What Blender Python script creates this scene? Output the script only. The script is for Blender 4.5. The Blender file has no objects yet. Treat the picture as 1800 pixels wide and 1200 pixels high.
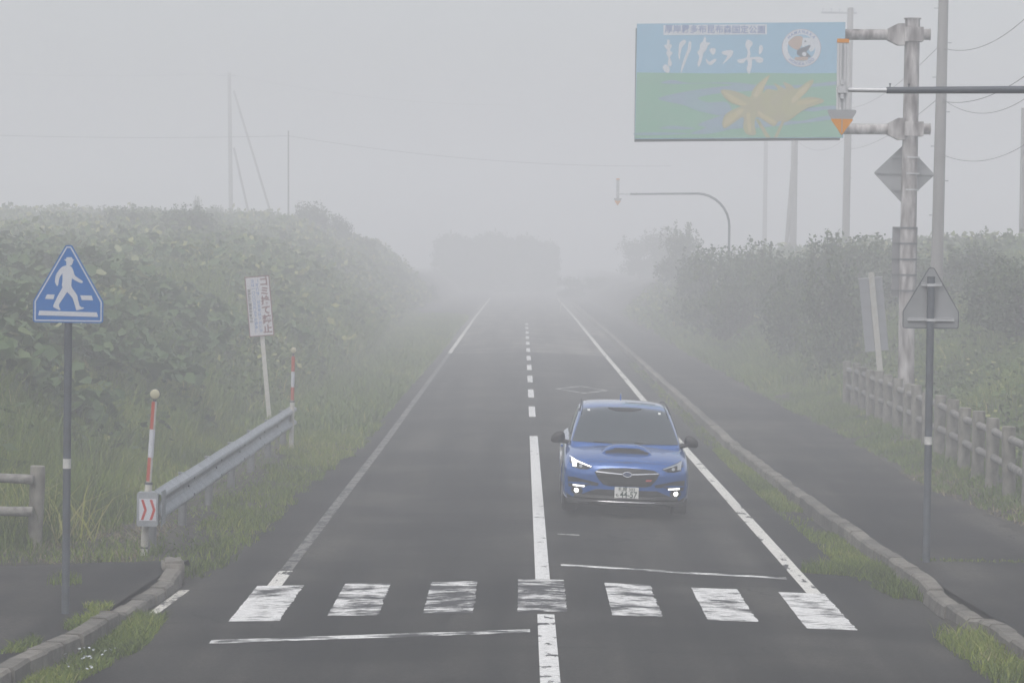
import bpy, bmesh, math, random
import numpy as np
from mathutils import Vector, Matrix
from mathutils.bvhtree import BVHTree
random.seed(7); rng = np.random.default_rng(11)
sc = bpy.context.scene
COL = sc.collection
# ------------------------------------------------------------------ camera
FPX = 5500.0; ROLL = math.radians(.8); VPX, VPY = 918.5, 458.0; CAMZ = 3.5
def _basis():
    a = np.array([(VPX-900)/FPX, (600-VPY)/FPX, 1.0]); a /= np.linalg.norm(a)
    u = np.array([math.sin(ROLL), math.cos(ROLL), 0.0]); u = u-a*(u@a); u /= np.linalg.norm(u)
    return np.cross(u, a), a, u
BX, BY, BZ = _basis()          # world axes seen in camera axes (right, up, forward)
cd = bpy.data.cameras.new('camera'); cam = bpy.data.objects.new('camera', cd); COL.objects.link(cam)
cd.sensor_width = 36; cd.lens = 36*FPX/1800; cd.clip_end = 3000; cd.clip_start = .5
Rm = Matrix(((BX[0], BX[1], -BX[2]), (BY[0], BY[1], -BY[2]), (BZ[0], BZ[1], -BZ[2])))
cam.matrix_world = Matrix.Translation((0, 0, CAMZ)) @ Rm.to_4x4()
sc.camera = cam
# ------------------------------------------------------------------ sky, sun, exposure
W = bpy.data.worlds.new("World"); sc.world = W; W.use_nodes = True
nt = W.node_tree; bg = nt.nodes['Background']
sky = nt.nodes.new('ShaderNodeTexSky'); sky.sky_type = 'NISHITA'; sky.sun_disc = False
SUN_EL, SUN_AZ = math.radians(58), math.radians(200)
sky.sun_elevation = SUN_EL; sky.sun_rotation = SUN_AZ
sky.air_density = 1.0; sky.dust_density = 4.0; sky.ozone_density = 1.0
hs = nt.nodes.new('ShaderNodeHueSaturation'); hs.inputs['Saturation'].default_value = .42
nt.links.new(sky.outputs[0], hs.inputs['Color']); nt.links.new(hs.outputs[0], bg.inputs['Color'])
bg.inputs['Strength'].default_value = .12
sd = bpy.data.lights.new('sun', 'SUN'); sd.energy = .55; sd.angle = math.radians(40); sd.color = (1, .97, .93)
sun = bpy.data.objects.new('sun', sd); COL.objects.link(sun)
sdir = Vector((math.sin(SUN_AZ)*math.cos(SUN_EL), math.cos(SUN_AZ)*math.cos(SUN_EL), math.sin(SUN_EL)))
sun.rotation_euler = sdir.to_track_quat('Z', 'Y').to_euler(); sun.location = (0, -20, 40)
sc.view_settings.view_transform = 'Standard'; sc.view_settings.look = 'None'
sc.view_settings.gamma = 1; sc.view_settings.exposure = 0.78
FOG = .0077
sc.cycles.volume_bounces = 3; sc.cycles.max_bounces = 8
sc.cycles.diffuse_bounces = 2; sc.cycles.glossy_bounces = 3
sc.cycles.transparent_max_bounces = 8
sc.cycles.use_denoising = True
# ------------------------------------------------------------------ geometry helpers
def at(px, py, Y):
    "3D point on the plane y=Y seen at photo pixel px,py"
    c = np.array([(px-900)/FPX, (600-py)/FPX, 1.0]); d = np.array([c@BX, c@BY, c@BZ]); t = Y/d[1]
    return Vector((d[0]*t, Y, CAMZ+d[2]*t))
def mat(name, col, rough=.6, metal=0, col2=None, scale=6, amount=.5, bump=0, bscale=None, detail=6, stretch=None, spec=.5, coat=0):
    m = bpy.data.materials.new(name); m.use_nodes = True; n = m.node_tree; b = n.nodes['Principled BSDF']
    b.inputs['Base Color'].default_value = (*col, 1); b.inputs['Roughness'].default_value = rough
    b.inputs['Metallic'].default_value = metal; b.inputs['Specular IOR Level'].default_value = spec
    b.inputs['Coat Weight'].default_value = coat; b.inputs['Coat Roughness'].default_value = .05
    tc = n.nodes.new('ShaderNodeTexCoord'); mp = n.nodes.new('ShaderNodeMapping'); n.links.new(tc.outputs['Object'], mp.inputs[0])
    if stretch: mp.inputs['Scale'].default_value = stretch
    if col2 is None: col2 = tuple(c*.75 for c in col)
    nz = n.nodes.new('ShaderNodeTexNoise'); nz.inputs['Scale'].default_value = scale; nz.inputs['Detail'].default_value = detail
    n.links.new(mp.outputs[0], nz.inputs['Vector'])
    r = n.nodes.new('ShaderNodeValToRGB'); r.color_ramp.elements[0].position = .5-.35*(1-amount)-.02; r.color_ramp.elements[1].position = .5+.35*(1-amount)+.02
    r.color_ramp.elements[0].color = (*col2, 1); r.color_ramp.elements[1].color = (*col, 1)
    n.links.new(nz.outputs[0], r.inputs[0]); n.links.new(r.outputs[0], b.inputs['Base Color'])
    if bump:
        nb = n.nodes.new('ShaderNodeTexNoise'); nb.inputs['Scale'].default_value = bscale or scale*4; nb.inputs['Detail'].default_value = 4
        n.links.new(mp.outputs[0], nb.inputs['Vector'])
        bp = n.nodes.new('ShaderNodeBump'); bp.inputs['Strength'].default_value = bump; bp.inputs['Distance'].default_value = .02
        n.links.new(nb.outputs[0], bp.inputs['Height']); n.links.new(bp.outputs[0], b.inputs['Normal'])
    return m
def flat(name, col, rough=.5, metal=0, emit=0, ecol=None):
    m = mat(name, col, rough, metal, tuple(c*.93 for c in col), 9, .3)
    if emit:
        b = m.node_tree.nodes['Principled BSDF']; b.inputs['Emission Color'].default_value = (*(ecol or col), 1); b.inputs['Emission Strength'].default_value = emit
    return m
class MB:
    def __init__(s): s.v = []; s.f = []
    def add(s, vs, fs):
        o = len(s.v); s.v += [tuple(v) for v in vs]; s.f += [tuple(i+o for i in f) for f in fs]; return s
    def box(s, c, d, M=None, bev=0):
        x, y, z = d[0]/2, d[1]/2, d[2]/2
        vs = [Vector((sx*x, sy*y, sz*z)) for sz in (-1, 1) for sy in (-1, 1) for sx in (-1, 1)]
        if M is not None: vs = [M @ v for v in vs]
        vs = [v+Vector(c) for v in vs]
        return s.add(vs, [(0, 2, 3, 1), (4, 5, 7, 6), (0, 1, 5, 4), (2, 6, 7, 3), (0, 4, 6, 2), (1, 3, 7, 5)])
    def tube(s, pts, r, n=12, caps=True):
        pts = [Vector(p) for p in pts]; rs = r if isinstance(r, (list, tuple)) else [r]*len(pts)
        vs = []; ref = None
        for i, p in enumerate(pts):
            t = (pts[min(i+1, len(pts)-1)]-pts[max(i-1, 0)]).normalized()
            if ref is None: ref = Vector((0, 1, 0)) if abs(t.y) < .9 else Vector((1, 0, 0))
            u = (ref-t*ref.dot(t)).normalized(); w = t.cross(u); ref = u
            for k in range(n):
                an = 2*math.pi*k/n; vs.append(p+(u*math.cos(an)+w*math.sin(an))*rs[i])
        fs = [(i*n+k, i*n+(k+1) % n, (i+1)*n+(k+1) % n, (i+1)*n+k) for i in range(len(pts)-1) for k in range(n)]
        if caps: fs += [tuple(range(n-1, -1, -1)), tuple((len(pts)-1)*n+k for k in range(n))]
        return s.add(vs, fs)
    def prism(s, poly, y0, y1):
        "polygon in x,z (seen from -y) extruded from y0 (front) to y1"
        n = len(poly); vs = [(x, y0, z) for x, z in poly]+[(x, y1, z) for x, z in poly]
        ar = sum(poly[i][0]*poly[(i+1) % n][1]-poly[(i+1) % n][0]*poly[i][1] for i in range(n))
        F = tuple(range(n)); B = tuple(range(2*n-1, n-1, -1)); S = [(i, i+n, (i+1) % n+n, (i+1) % n) for i in range(n)]
        if ar < 0: F = F[::-1]; B = B[::-1]; S = [q[::-1] for q in S]
        return s.add(vs, [F, B]+S)
    def build(s, name, m, parent=None, smooth=False, M=None):
        me = bpy.data.meshes.new(name); vs = s.v if M is None else [M @ Vector(v) for v in s.v]
        me.from_pydata(vs, [], s.f); me.validate(); me.materials.append(m)
        if smooth:
            me.shade_smooth()
            try: me.set_sharp_from_angle(angle=math.radians(40))
            except Exception: pass
        o = bpy.data.objects.new(name, me); COL.objects.link(o)
        if parent: o.parent = parent
        return o
def empty(name, loc, label=None, cat=None, group=None, rz=0, rot=None):
    o = bpy.data.objects.new(name, None); COL.objects.link(o); o.location = loc; o.empty_display_size = .2
    o.rotation_euler = rot or (0, 0, rz); tag(o, label, cat, group); return o
def tag(o, label=None, cat=None, group=None, kind=None):
    if label: o['label'] = label
    if cat: o['category'] = cat
    if group: o['group'] = group
    if kind: o['kind'] = kind
    return o
def copy_tree(o, parent=None):
    c = o.copy(); COL.objects.link(c); c.parent = parent
    for ch in list(o.children): copy_tree(ch, c)
    return c
def npmesh(name, V, faces_flat, counts, m, attr=None, parent=None):
    me = bpy.data.meshes.new(name); nV = len(V); counts = np.asarray(counts, dtype=np.int32); nF = len(counts)
    me.vertices.add(nV); me.vertices.foreach_set('co', np.asarray(V, dtype=np.float32).ravel())
    ff = np.asarray(faces_flat, dtype=np.int32); me.loops.add(len(ff)); me.loops.foreach_set('vertex_index', ff)
    me.polygons.add(nF); me.polygons.foreach_set('loop_start', np.concatenate([[0], np.cumsum(counts)[:-1]]).astype(np.int32))
    if attr is not None:
        at_ = me.attributes.new('v', 'FLOAT', 'FACE'); at_.data.foreach_set('value', np.asarray(attr, dtype=np.float32))
    me.update(calc_edges=True); me.materials.append(m)
    o = bpy.data.objects.new(name, me); COL.objects.link(o)
    if parent: o.parent = parent
    return o
def text(name, body, size, m, parent, x, z, y=0, sx=1, bold=0, rotdeg=0, align='CENTER', spacing=1, vertical=False, lead=1):
    "lettering facing -y; x,z is the centre"
    c = bpy.data.curves.new(name, 'FONT'); c.body = '\n'.join(body) if vertical else body; c.size = size; c.align_x = align; c.align_y = 'CENTER'
    c.space_character = spacing; c.space_line = lead; c.offset = bold; c.resolution_u = 3; c.extrude = .0005
    t = bpy.data.objects.new(name, c); COL.objects.link(t)
    bpy.context.view_layer.update()
    me = bpy.data.meshes.new_from_object(t.evaluated_get(bpy.context.evaluated_depsgraph_get()))
    bpy.data.objects.remove(t)
    M = Matrix.Translation((x, y, z)) @ Matrix.Rotation(math.radians(-rotdeg), 4, 'Y') @ Matrix.Diagonal((sx, 1, 1, 1)) @ Matrix.Rotation(math.pi/2, 4, 'X')
    me.transform(M); me.materials.clear(); me.materials.append(m)
    o = bpy.data.objects.new(name, me); COL.objects.link(o); o.parent = parent; return o
def vnoise(x, y, seed=0):
    "smooth value noise on arrays"
    x = np.asarray(x, float); y = np.asarray(y, float); xi = np.floor(x).astype(int); yi = np.floor(y).astype(int); fx = x-xi; fy = y-yi
    fx = fx*fx*(3-2*fx); fy = fy*fy*(3-2*fy)
    def h(i, j):
        n = (i*374761393+j*668265263+seed*974634777) & 0x7fffffff; n = ((n ^ (n >> 13))*1274126177) & 0x7fffffff
        return ((n ^ (n >> 16)) & 0xffff)/65535.
    return (h(xi, yi)*(1-fx)+h(xi+1, yi)*fx)*(1-fy)+(h(xi, yi+1)*(1-fx)+h(xi+1, yi+1)*fx)*fy-.5
# ------------------------------------------------------------------ terrain function
XC = .27
def zroad(X): return -.025*np.minimum(np.abs(X-XC), 4.1)
def sstep(a, b, x): t = np.clip((x-a)/(b-a), 0, 1); return t*t*(3-2*t)
def zground(X, Y):
    X = np.asarray(X, float); Y = np.asarray(Y, float)
    s = -X
    x0 = np.interp(Y, [0, 35, 50, 80, 110, 170, 260], [7.4, 6.9, 6.2, 5.3, 5.2, 6.3, 6.6])
    sl = np.interp(Y, [40, 60, 100, 150], [.52, .6, .9, 1.2]); H = np.interp(Y, [0, 45, 65, 90, 130, 165, 195, 230, 280, 340], [2.3, 2.3, 2.35, 2.8, 3.8, 4.7, 5.4, 4.6, 2.2, 2.0])
    tt = np.maximum(0, s-x0); bankL = H*np.tanh(sl*tt/H)
    bump = (vnoise(X*.45, Y*.2, 1)*.5+vnoise(X*1.3, Y*.9, 2)*.18)
    edge = 3.28+.14*vnoise(Y*1.3, Y*0, 3)+.08*vnoise(Y*6, Y*0, 4)+.3*(1-sstep(34.5, 38, Y))-.3*sstep(46, 62, Y)+.15*sstep(120, 170, Y)
    t = s-edge
    verge = np.minimum(zroad(-edge)-.02+.13*t, .02+.02*vnoise(X*2, Y*2, 5))
    zl = np.where(t < -.3, zroad(X)-.08, verge)+bankL+bump*np.clip(tt/1.5, 0, 1)
    near = (Y < 34.9) & (s > 3.3) & (s < 8.5)
    zl = np.where(near, -.13, zl)
    x0r = np.interp(Y, [0, 40, 70, 110, 150], [7.4, 7.2, 7.9, 6.8, 5.9])
    slr = np.interp(Y, [40, 80, 120], [.36, .42, .6]); Hr = np.interp(Y, [0, 60, 100, 200, 260], [3.6, 3.8, 4.0, 3.5, 2.0])
    tr = np.maximum(0, X-x0r); bankR = Hr*np.tanh(slr*tr/Hr)
    zr = np.where(X < 4.5, zroad(X)-.1, np.where(X < 6.25, -.02, .055+.2*sstep(6.3, 7.4, X)+.03*vnoise(X*3, Y*3, 6)))+bankR+bump*np.clip(tr/1.5, 0, 1)
    return np.where(X < -2.0, zl, np.where(X > 4.1, zr, zroad(X)-.08))
# ------------------------------------------------------------------ materials
def asphalt(name, c1, c2, seam=False):
    m = bpy.data.materials.new(name); m.use_nodes = True; n = m.node_tree; L = n.links; b = n.nodes['Principled BSDF']
    b.inputs['Roughness'].default_value = .78; b.inputs['Specular IOR Level'].default_value = .2
    tc = n.nodes.new('ShaderNodeTexCoord')
    def noise(sc_, det=5, st=None):
        mp = n.nodes.new('ShaderNodeMapping'); L.new(tc.outputs['Object'], mp.inputs[0])
        if st: mp.inputs['Scale'].default_value = st
        z = n.nodes.new('ShaderNodeTexNoise'); z.inputs['Scale'].default_value = sc_; z.inputs['Detail'].default_value = det; L.new(mp.outputs[0], z.inputs['Vector']); return z.outputs[0]
    def ramp(src, p0, p1, a, bb):
        r = n.nodes.new('ShaderNodeValToRGB'); r.color_ramp.elements[0].position = p0; r.color_ramp.elements[1].position = p1
        r.color_ramp.elements[0].color = (*a, 1); r.color_ramp.elements[1].color = (*bb, 1); L.new(src, r.inputs[0]); return r.outputs[0]
    def mix(f, a, bb, mode='MIX'):
        x = n.nodes.new('ShaderNodeMix'); x.data_type = 'RGBA'; x.blend_type = mode
        if isinstance(f, float): x.inputs[0].default_value = f
        else: L.new(f, x.inputs[0])
        L.new(a, x.inputs[6]); L.new(bb, x.inputs[7]); return x.outputs[2]
    base = ramp(noise(.9, 6, (1, .18, 1)), .36, .64, c1, c2)
    grain = ramp(noise(70, 3), .35, .7, (.62, .62, .62), (1.35, 1.33, 1.3))
    col = mix(1.0, base, grain, 'MULTIPLY'); col = mix(1.0, col, ramp(noise(24, 4), .38, .66, (.72, .72, .72), (1.4, 1.38, 1.33)), 'MULTIPLY'); col = mix(1.0, col, ramp(noise(1.0, 3, (1.3, .035, 1)), .4, .6, (.62, .62, .62), (1.55, 1.52, 1.46)), 'MULTIPLY'); col = mix(1.0, col, ramp(noise(.35, 2), .44, .56, (.72, .72, .72), (1.5, 1.5, 1.48)), 'MULTIPLY')
    dust = ramp(noise(2.2, 8, (1, .3, 1)), .45, .75, (1, 1, 1), (1.28, 1.26, 1.2)); col = mix(1.0, col, dust, 'MULTIPLY')
    vo = n.nodes.new('ShaderNodeTexVoronoi'); vo.feature = 'DISTANCE_TO_EDGE'; vo.inputs['Scale'].default_value = .34
    wv = n.nodes.new('ShaderNodeMix'); wv.data_type = 'VECTOR'; wv.inputs[0].default_value = .12; L.new(tc.outputs['Object'], wv.inputs[4]); nzc = n.nodes.new('ShaderNodeTexNoise'); nzc.inputs['Scale'].default_value = 1.7; nzc.inputs['Detail'].default_value = 5; L.new(tc.outputs['Object'], nzc.inputs['Vector'])
    sv = n.nodes.new('ShaderNodeVectorMath'); sv.operation = 'SCALE'; sv.inputs['Scale'].default_value = 6; L.new(nzc.outputs['Color'], sv.inputs[0]); L.new(sv.outputs[0], wv.inputs[5]); L.new(wv.outputs[1], vo.inputs['Vector'])
    ck = ramp(vo.outputs['Distance'], .0045, .008, (1, 1, 1), (0, 0, 0)); ckm = ramp(noise(.23, 2), .52, .56, (0, 0, 0), (1, 1, 1)); blk = n.nodes.new('ShaderNodeRGB'); blk.outputs[0].default_value = (.003, .003, .003, 1)
    mm = n.nodes.new('ShaderNodeMath'); mm.operation = 'MULTIPLY'; L.new(ck, mm.inputs[0]); L.new(ckm, mm.inputs[1]); col = mix(mm.outputs[0], col, blk.outputs[0])
    if seam:   # darker, newer surfacing nearer than the joint before the crossing; longitudinal joint by the centre line
        sx = n.nodes.new('ShaderNodeSeparateXYZ'); L.new(tc.outputs['Object'], sx.inputs[0])
        wob = n.nodes.new('ShaderNodeMath'); wob.operation = 'MULTIPLY_ADD'; wob.inputs[1].default_value = .5; L.new(noise(1.2, 3), wob.inputs[0]); L.new(sx.outputs[1], wob.inputs[2])
        def line(src, pos, w):
            s1 = n.nodes.new('ShaderNodeMath'); s1.operation = 'SUBTRACT'; L.new(src, s1.inputs[0]); s1.inputs[1].default_value = pos
            s2 = n.nodes.new('ShaderNodeMath'); s2.operation = 'ABSOLUTE'; L.new(s1.outputs[0], s2.inputs[0])
            s3 = n.nodes.new('ShaderNodeMath'); s3.operation = 'LESS_THAN'; L.new(s2.outputs[0], s3.inputs[0]); s3.inputs[1].default_value = w; return s3.outputs[0]
        dk = n.nodes.new('ShaderNodeRGB'); dk.outputs[0].default_value = (.012, .012, .012, 1)
        for pos in (36.2, 56.4, 75.3): col = mix(line(wob.outputs[0], pos, .045), col, dk.outputs[0])
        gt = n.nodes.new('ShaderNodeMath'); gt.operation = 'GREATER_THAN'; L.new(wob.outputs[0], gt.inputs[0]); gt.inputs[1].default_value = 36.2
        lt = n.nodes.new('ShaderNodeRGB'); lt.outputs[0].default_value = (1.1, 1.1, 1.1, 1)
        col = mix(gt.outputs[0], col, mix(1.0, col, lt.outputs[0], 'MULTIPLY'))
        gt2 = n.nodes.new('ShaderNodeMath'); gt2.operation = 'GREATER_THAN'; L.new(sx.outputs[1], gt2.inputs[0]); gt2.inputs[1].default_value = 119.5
        lt2 = n.nodes.new('ShaderNodeRGB'); lt2.outputs[0].default_value = (3.4, 3.4, 3.4, 1)  # lighter far section; part of its paleness stands in for fog
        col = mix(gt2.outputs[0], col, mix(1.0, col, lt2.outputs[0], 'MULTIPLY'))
    L.new(col, b.inputs['Base Color'])
    bp = n.nodes.new('ShaderNodeBump'); bp.inputs['Strength'].default_value = .35; bp.inputs['Distance'].default_value = .01
    L.new(noise(90, 3), bp.inputs['Height']); L.new(bp.outputs[0], b.inputs['Normal'])
    return m
def paint(name, level, col=(.72, .72, .70), st=(2.4, 12, 1), sc_=1.5, asp=(.018, .018, .018)):
    "road paint worn through to the asphalt; level 0 = intact, 1 = nearly gone"
    m = bpy.data.materials.new(name); m.use_nodes = True; n = m.node_tree; L = n.links; b = n.nodes['Principled BSDF']; b.inputs['Roughness'].default_value = .65
    tc = n.nodes.new('ShaderNodeTexCoord'); mp = n.nodes.new('ShaderNodeMapping'); L.new(tc.outputs['Object'], mp.inputs[0]); mp.inputs['Scale'].default_value = st
    z = n.nodes.new('ShaderNodeTexNoise'); z.inputs['Scale'].default_value = sc_; z.inputs['Detail'].default_value = 7; z.inputs['Roughness'].default_value = .68; L.new(mp.outputs[0], z.inputs['Vector'])
    zb = n.nodes.new('ShaderNodeTexNoise'); zb.inputs['Scale'].default_value = 2.4; zb.inputs['Detail'].default_value = 5; L.new(tc.outputs['Object'], zb.inputs['Vector'])
    zm = n.nodes.new('ShaderNodeMix'); zm.inputs[0].default_value = .42; L.new(z.outputs[0], zm.inputs[2]); L.new(zb.outputs[0], zm.inputs[3])
    r = n.nodes.new('ShaderNodeValToRGB'); p = .3+.34*level; r.color_ramp.elements[0].position = p-.006; r.color_ramp.elements[1].position = p+.010
    r.color_ramp.elements[0].color = (*asp, 1); r.color_ramp.elements[1].color = (*col, 1); L.new(zm.outputs[0], r.inputs[0])
    z2 = n.nodes.new('ShaderNodeTexNoise'); z2.inputs['Scale'].default_value = 14; z2.inputs['Detail'].default_value = 6; L.new(tc.outputs['Object'], z2.inputs['Vector'])
    r2 = n.nodes.new('ShaderNodeValToRGB'); r2.color_ramp.elements[0].position = .3; r2.color_ramp.elements[1].position = .65; r2.color_ramp.elements[0].color = (.7, .7, .7, 1)
    L.new(z2.outputs[0], r2.inputs[0]); x = n.nodes.new('ShaderNodeMix'); x.data_type = 'RGBA'; x.blend_type = 'MULTIPLY'; x.inputs[0].default_value = 1
    L.new(r.outputs[0], x.inputs[6]); L.new(r2.outputs[0], x.inputs[7]); L.new(x.outputs[2], b.inputs['Base Color']); return m
def foliage(name, cols, trans=.25, rough=.55):
    m = bpy.data.materials.new(name); m.use_nodes = True; n = m.node_tree; L = n.links; b = n.nodes['Principled BSDF']; b.inputs['Roughness'].default_value = rough; b.inputs['Specular IOR Level'].default_value = .3
    a = n.nodes.new('ShaderNodeAttribute'); a.attribute_name = 'v'
    r = n.nodes.new('ShaderNodeValToRGB'); el = r.color_ramp.elements; el[0].position = 0; el[0].color = (*cols[0][1], 1); el[1].position = cols[-1][0]; el[1].color = (*cols[-1][1], 1)
    for p, c in cols[1:-1]: e = el.new(p); e.color = (*c, 1)
    L.new(a.outputs['Fac'], r.inputs[0]); L.new(r.outputs[0], b.inputs['Base Color'])
    tr = n.nodes.new('ShaderNodeBsdfTranslucent'); L.new(r.outputs[0], tr.inputs[0]); mx = n.nodes.new('ShaderNodeMixShader'); mx.inputs[0].default_value = trans
    L.new(b.outputs[0], mx.inputs[1]); L.new(tr.outputs[0], mx.inputs[2]); L.new(mx.outputs[0], n.nodes['Material Output'].inputs[0]); return m
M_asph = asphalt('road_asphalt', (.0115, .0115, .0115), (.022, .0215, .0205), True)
M_side = asphalt('sidewalk_asphalt', (.007, .007, .0075), (.030, .029, .028))
M_soil = mat('soil_and_moss', (.040, .036, .026), .95, 0, (.020, .018, .014), 3, .3, .5, 20)
M_conc = mat('kerb_concrete', (.20, .19, .17), .9, 0, (.10, .095, .085), 7, .45, .5, 40)
M_galv = mat('galvanised_steel', (.34, .36, .38), .5, .4, (.22, .24, .26), 5, .5, .1, 60)
M_galv_dk = mat('weathered_pole_paint', (.10, .115, .135), .6, .2, (.07, .08, .09), 8, .5, .1, 50)
M_conc_pole = mat('pole_concrete', (.22, .21, .20), .85, 0, (.15, .145, .14), 2, .4, .1, 40, stretch=(3, 3, .4))
M_log = mat('imitation_log_concrete', (.24, .23, .20), .9, 0, (.10, .095, .08), 9, .5, .5, 35, stretch=(1, 1, .6))
M_logend = mat('weathered_rail', (.27, .26, .24), .9, 0, (.10, .095, .09), 12, .5, .5, 45)
M_rust = mat('stained_white_pole', (.46, .44, .43), .65, 0, (.06, .042, .04), 3.0, .62, .1, 30, stretch=(2.2, 2.2, .55))
M_dkgrey = flat('dark_grey_coating', (.05, .06, .075), .5)
M_white = mat('faded_white_paint', (.62, .62, .60), .6, 0, (.42, .42, .40), 9, .4)
M_black = flat('black_rubber', (.02, .02, .02), .7)
n_ = M_conc.node_tree; b_ = n_.nodes['Principled BSDF']; src = b_.inputs['Base Color'].links[0].from_socket; gi = n_.nodes.new('ShaderNodeNewGeometry')
rr_ = n_.nodes.new('ShaderNodeValToRGB'); rr_.color_ramp.elements[0].color = (.62, .62, .60, 1); rr_.color_ramp.elements[1].color = (1.25, 1.22, 1.18, 1); n_.links.new(gi.outputs['Random Per Island'], rr_.inputs[0])
mx_ = n_.nodes.new('ShaderNodeMix'); mx_.data_type = 'RGBA'; mx_.blend_type = 'MULTIPLY'; mx_.inputs[0].default_value = 1; n_.links.new(src, mx_.inputs[6]); n_.links.new(rr_.outputs[0], mx_.inputs[7]); n_.links.new(mx_.outputs[2], b_.inputs['Base Color'])
# ------------------------------------------------------------------ ground, road, pavements
def grid(name, xs, ys, zf, m, kind='structure'):
    Xg, Yg = np.meshgrid(xs, ys); Zg = zf(Xg, Yg); V = np.stack([Xg, Yg, Zg], -1).reshape(-1, 3); nx, ny = len(xs), len(ys)
    i = np.arange(ny-1)[:, None]*nx+np.arange(nx-1)[None]; F = np.stack([i, i+1, i+nx+1, i+nx], -1).reshape(-1)
    o = npmesh(name, V, F, np.full((nx-1)*(ny-1), 4), m); o.data.shade_smooth(); tag(o, kind=kind); return o
xs = np.concatenate([[-600, -300, -150, -80, -50], np.arange(-36, -9, .8), np.arange(-9, -3.6, .3), np.arange(-3.6, -2.2, .06), np.arange(-2.2, 4, .6), np.arange(4.05, 10, .25), np.arange(10, 40, .8), [50, 80, 150, 300, 600]])
ys = np.concatenate([[-60, -20, 0, 10, 16], np.arange(20, 75, .3), np.arange(75, 210, .8), np.arange(210, 340, 3), [350, 400, 500, 620]])
grid('ground', xs, ys, lambda X, Y: np.where(np.abs(X) > 60, np.clip(zground(X, Y), 2.2, 3), zground(X, Y)), M_soil)
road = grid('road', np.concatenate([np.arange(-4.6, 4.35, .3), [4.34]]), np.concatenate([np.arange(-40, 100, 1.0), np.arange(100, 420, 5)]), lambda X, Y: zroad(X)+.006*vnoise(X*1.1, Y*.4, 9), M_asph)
def zr(x, y): return float(zroad(np.array(x))+.006*vnoise(np.array(x*1.1), np.array(y*.4), 9))
# pavement left (beside crossing) and right
lk = lambda Y: np.interp(Y, [20, 26.2, 28.3, 30.3, 33.7, 35.4], [4.5, 4.08, 3.86, 3.78, 3.66, 3.55])+.19     # |x| of the kerb's back
def pav_left():
    ys_ = np.arange(10, 35.61, .2); V = []; n = 26
    for Y in ys_:
        a = float(lk(Y)); b = 9.0
        ymax = 34.6+.0
        for k in range(n):
            s = a+(b-a)*k/(n-1); yy = Y
            V.append((-s, yy, .062+.012*vnoise(np.array(s*2.), np.array(yy*2.), 12)-(.09 if yy > 34.2+2.2*np.clip((6.5-s)/3, 0, 1)*.6+.3*float(vnoise(np.array(s*2.5), np.array(0.), 14)) else 0)))
    F = []; r = len(ys_)
    for j in range(r-1):
        for k in range(n-1): F += [j*n+k+1, j*n+k, (j+1)*n+k, (j+1)*n+k+1]
    o = npmesh('sidewalk_left', np.array(V, float), F, np.full((r-1)*(n-1), 4), M_side); o.data.shade_smooth(); tag(o, kind='structure')
pav_left()
rk = lambda Y: np.interp(Y, [20, 28.1, 30.3, 33.0, 36, 45, 58, 94, 130, 400], [4.75, 4.52, 4.47, 4.37, 4.30, 4.12, 3.95, 4.02, 4.1, 4.2])  # kerb face
def pav_right():
    ys_ = np.concatenate([np.arange(10, 60, .4), np.arange(60, 300, 3)]); V = []; n = 16
    for Y in ys_:
        a = float(rk(Y))+.19; b = float(np.interp(Y, [20, 30, 36, 42, 49, 63, 74, 300], [8.5, 8.0, 7.15, 6.75, 6.45, 6.65, 6.45, 6.3]))+.16*float(vnoise(np.array(Y*1.4), np.array(0.), 16))
        for k in range(n):
            x = a+(b-a)*k/(n-1); V.append((x, Y, .075+.01*float(vnoise(np.array(x*2.), np.array(Y*1.), 12))-(.07 if k == n-1 else 0)))
    F = []; r = len(ys_)
    for j in range(r-1):
        for k in range(n-1): F += [j*n+k, j*n+k+1, (j+1)*n+k+1, (j+1)*n+k]
    o = npmesh('sidewalk_right', np.array(V, float), F, np.full((r-1)*(n-1), 4), M_side); o.data.shade_smooth(); tag(o, kind='structure')
pav_right()
def kerb(name, path, side, Y0, Y1, length, low, parent=None):
    """row of bevelled kerb stones; path(Y) = x of the face, side=+1 body lies towards +x; low(Y)= top height"""
    mb = MB(); Y = Y0
    while Y < Y1:
        L_ = length*(1 if Y < 60 else 3); y0, y1 = Y+.012, Y+L_-.012; Y += L_
        j = random.uniform(-.014, .014); prof = []
        for yy in (y0, y1):
            xf = path(yy)+j*side; h = low(yy)+random.uniform(-.011, .011)
            prof.append([(xf, yy, -.3), (xf+.015*side, yy, h-.025), (xf+.04*side, yy, h), (xf+.18*side, yy, h+.004), (xf+.195*side, yy, h-.02), (xf+.195*side, yy, -.3)])
        a, b = prof; vs = a+b; n = 6
        fs = [(i, (i+1) % n, n+(i+1) % n, n+i) for i in range(n)]+[tuple(range(n-1, -1, -1)), tuple(range(n, 2*n))]
        if side < 0: fs = [q[::-1] for q in fs]
        mb.add(vs, fs)
    o = mb.build(name, M_conc); tag(o, kind='structure'); return o
lowR = lambda Y: .10-.085*(sstep(30.0, 31.0, np.array(Y))*(1-sstep(33.0, 33.9, np.array(Y))))
lowL = lambda Y: .10-.085*(sstep(29.7, 30.5, np.array(Y))*(1-sstep(33.3, 33.7, np.array(Y))))
kerb('kerb_right', lambda Y: float(rk(Y)), 1, 22, 250, .6, lambda Y: float(lowR(Y)))
kerb('kerb_left', lambda Y: -float(lk(Y))+.19, -1, 22, 33.9, .6, lambda Y: float(lowL(Y)))
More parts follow.
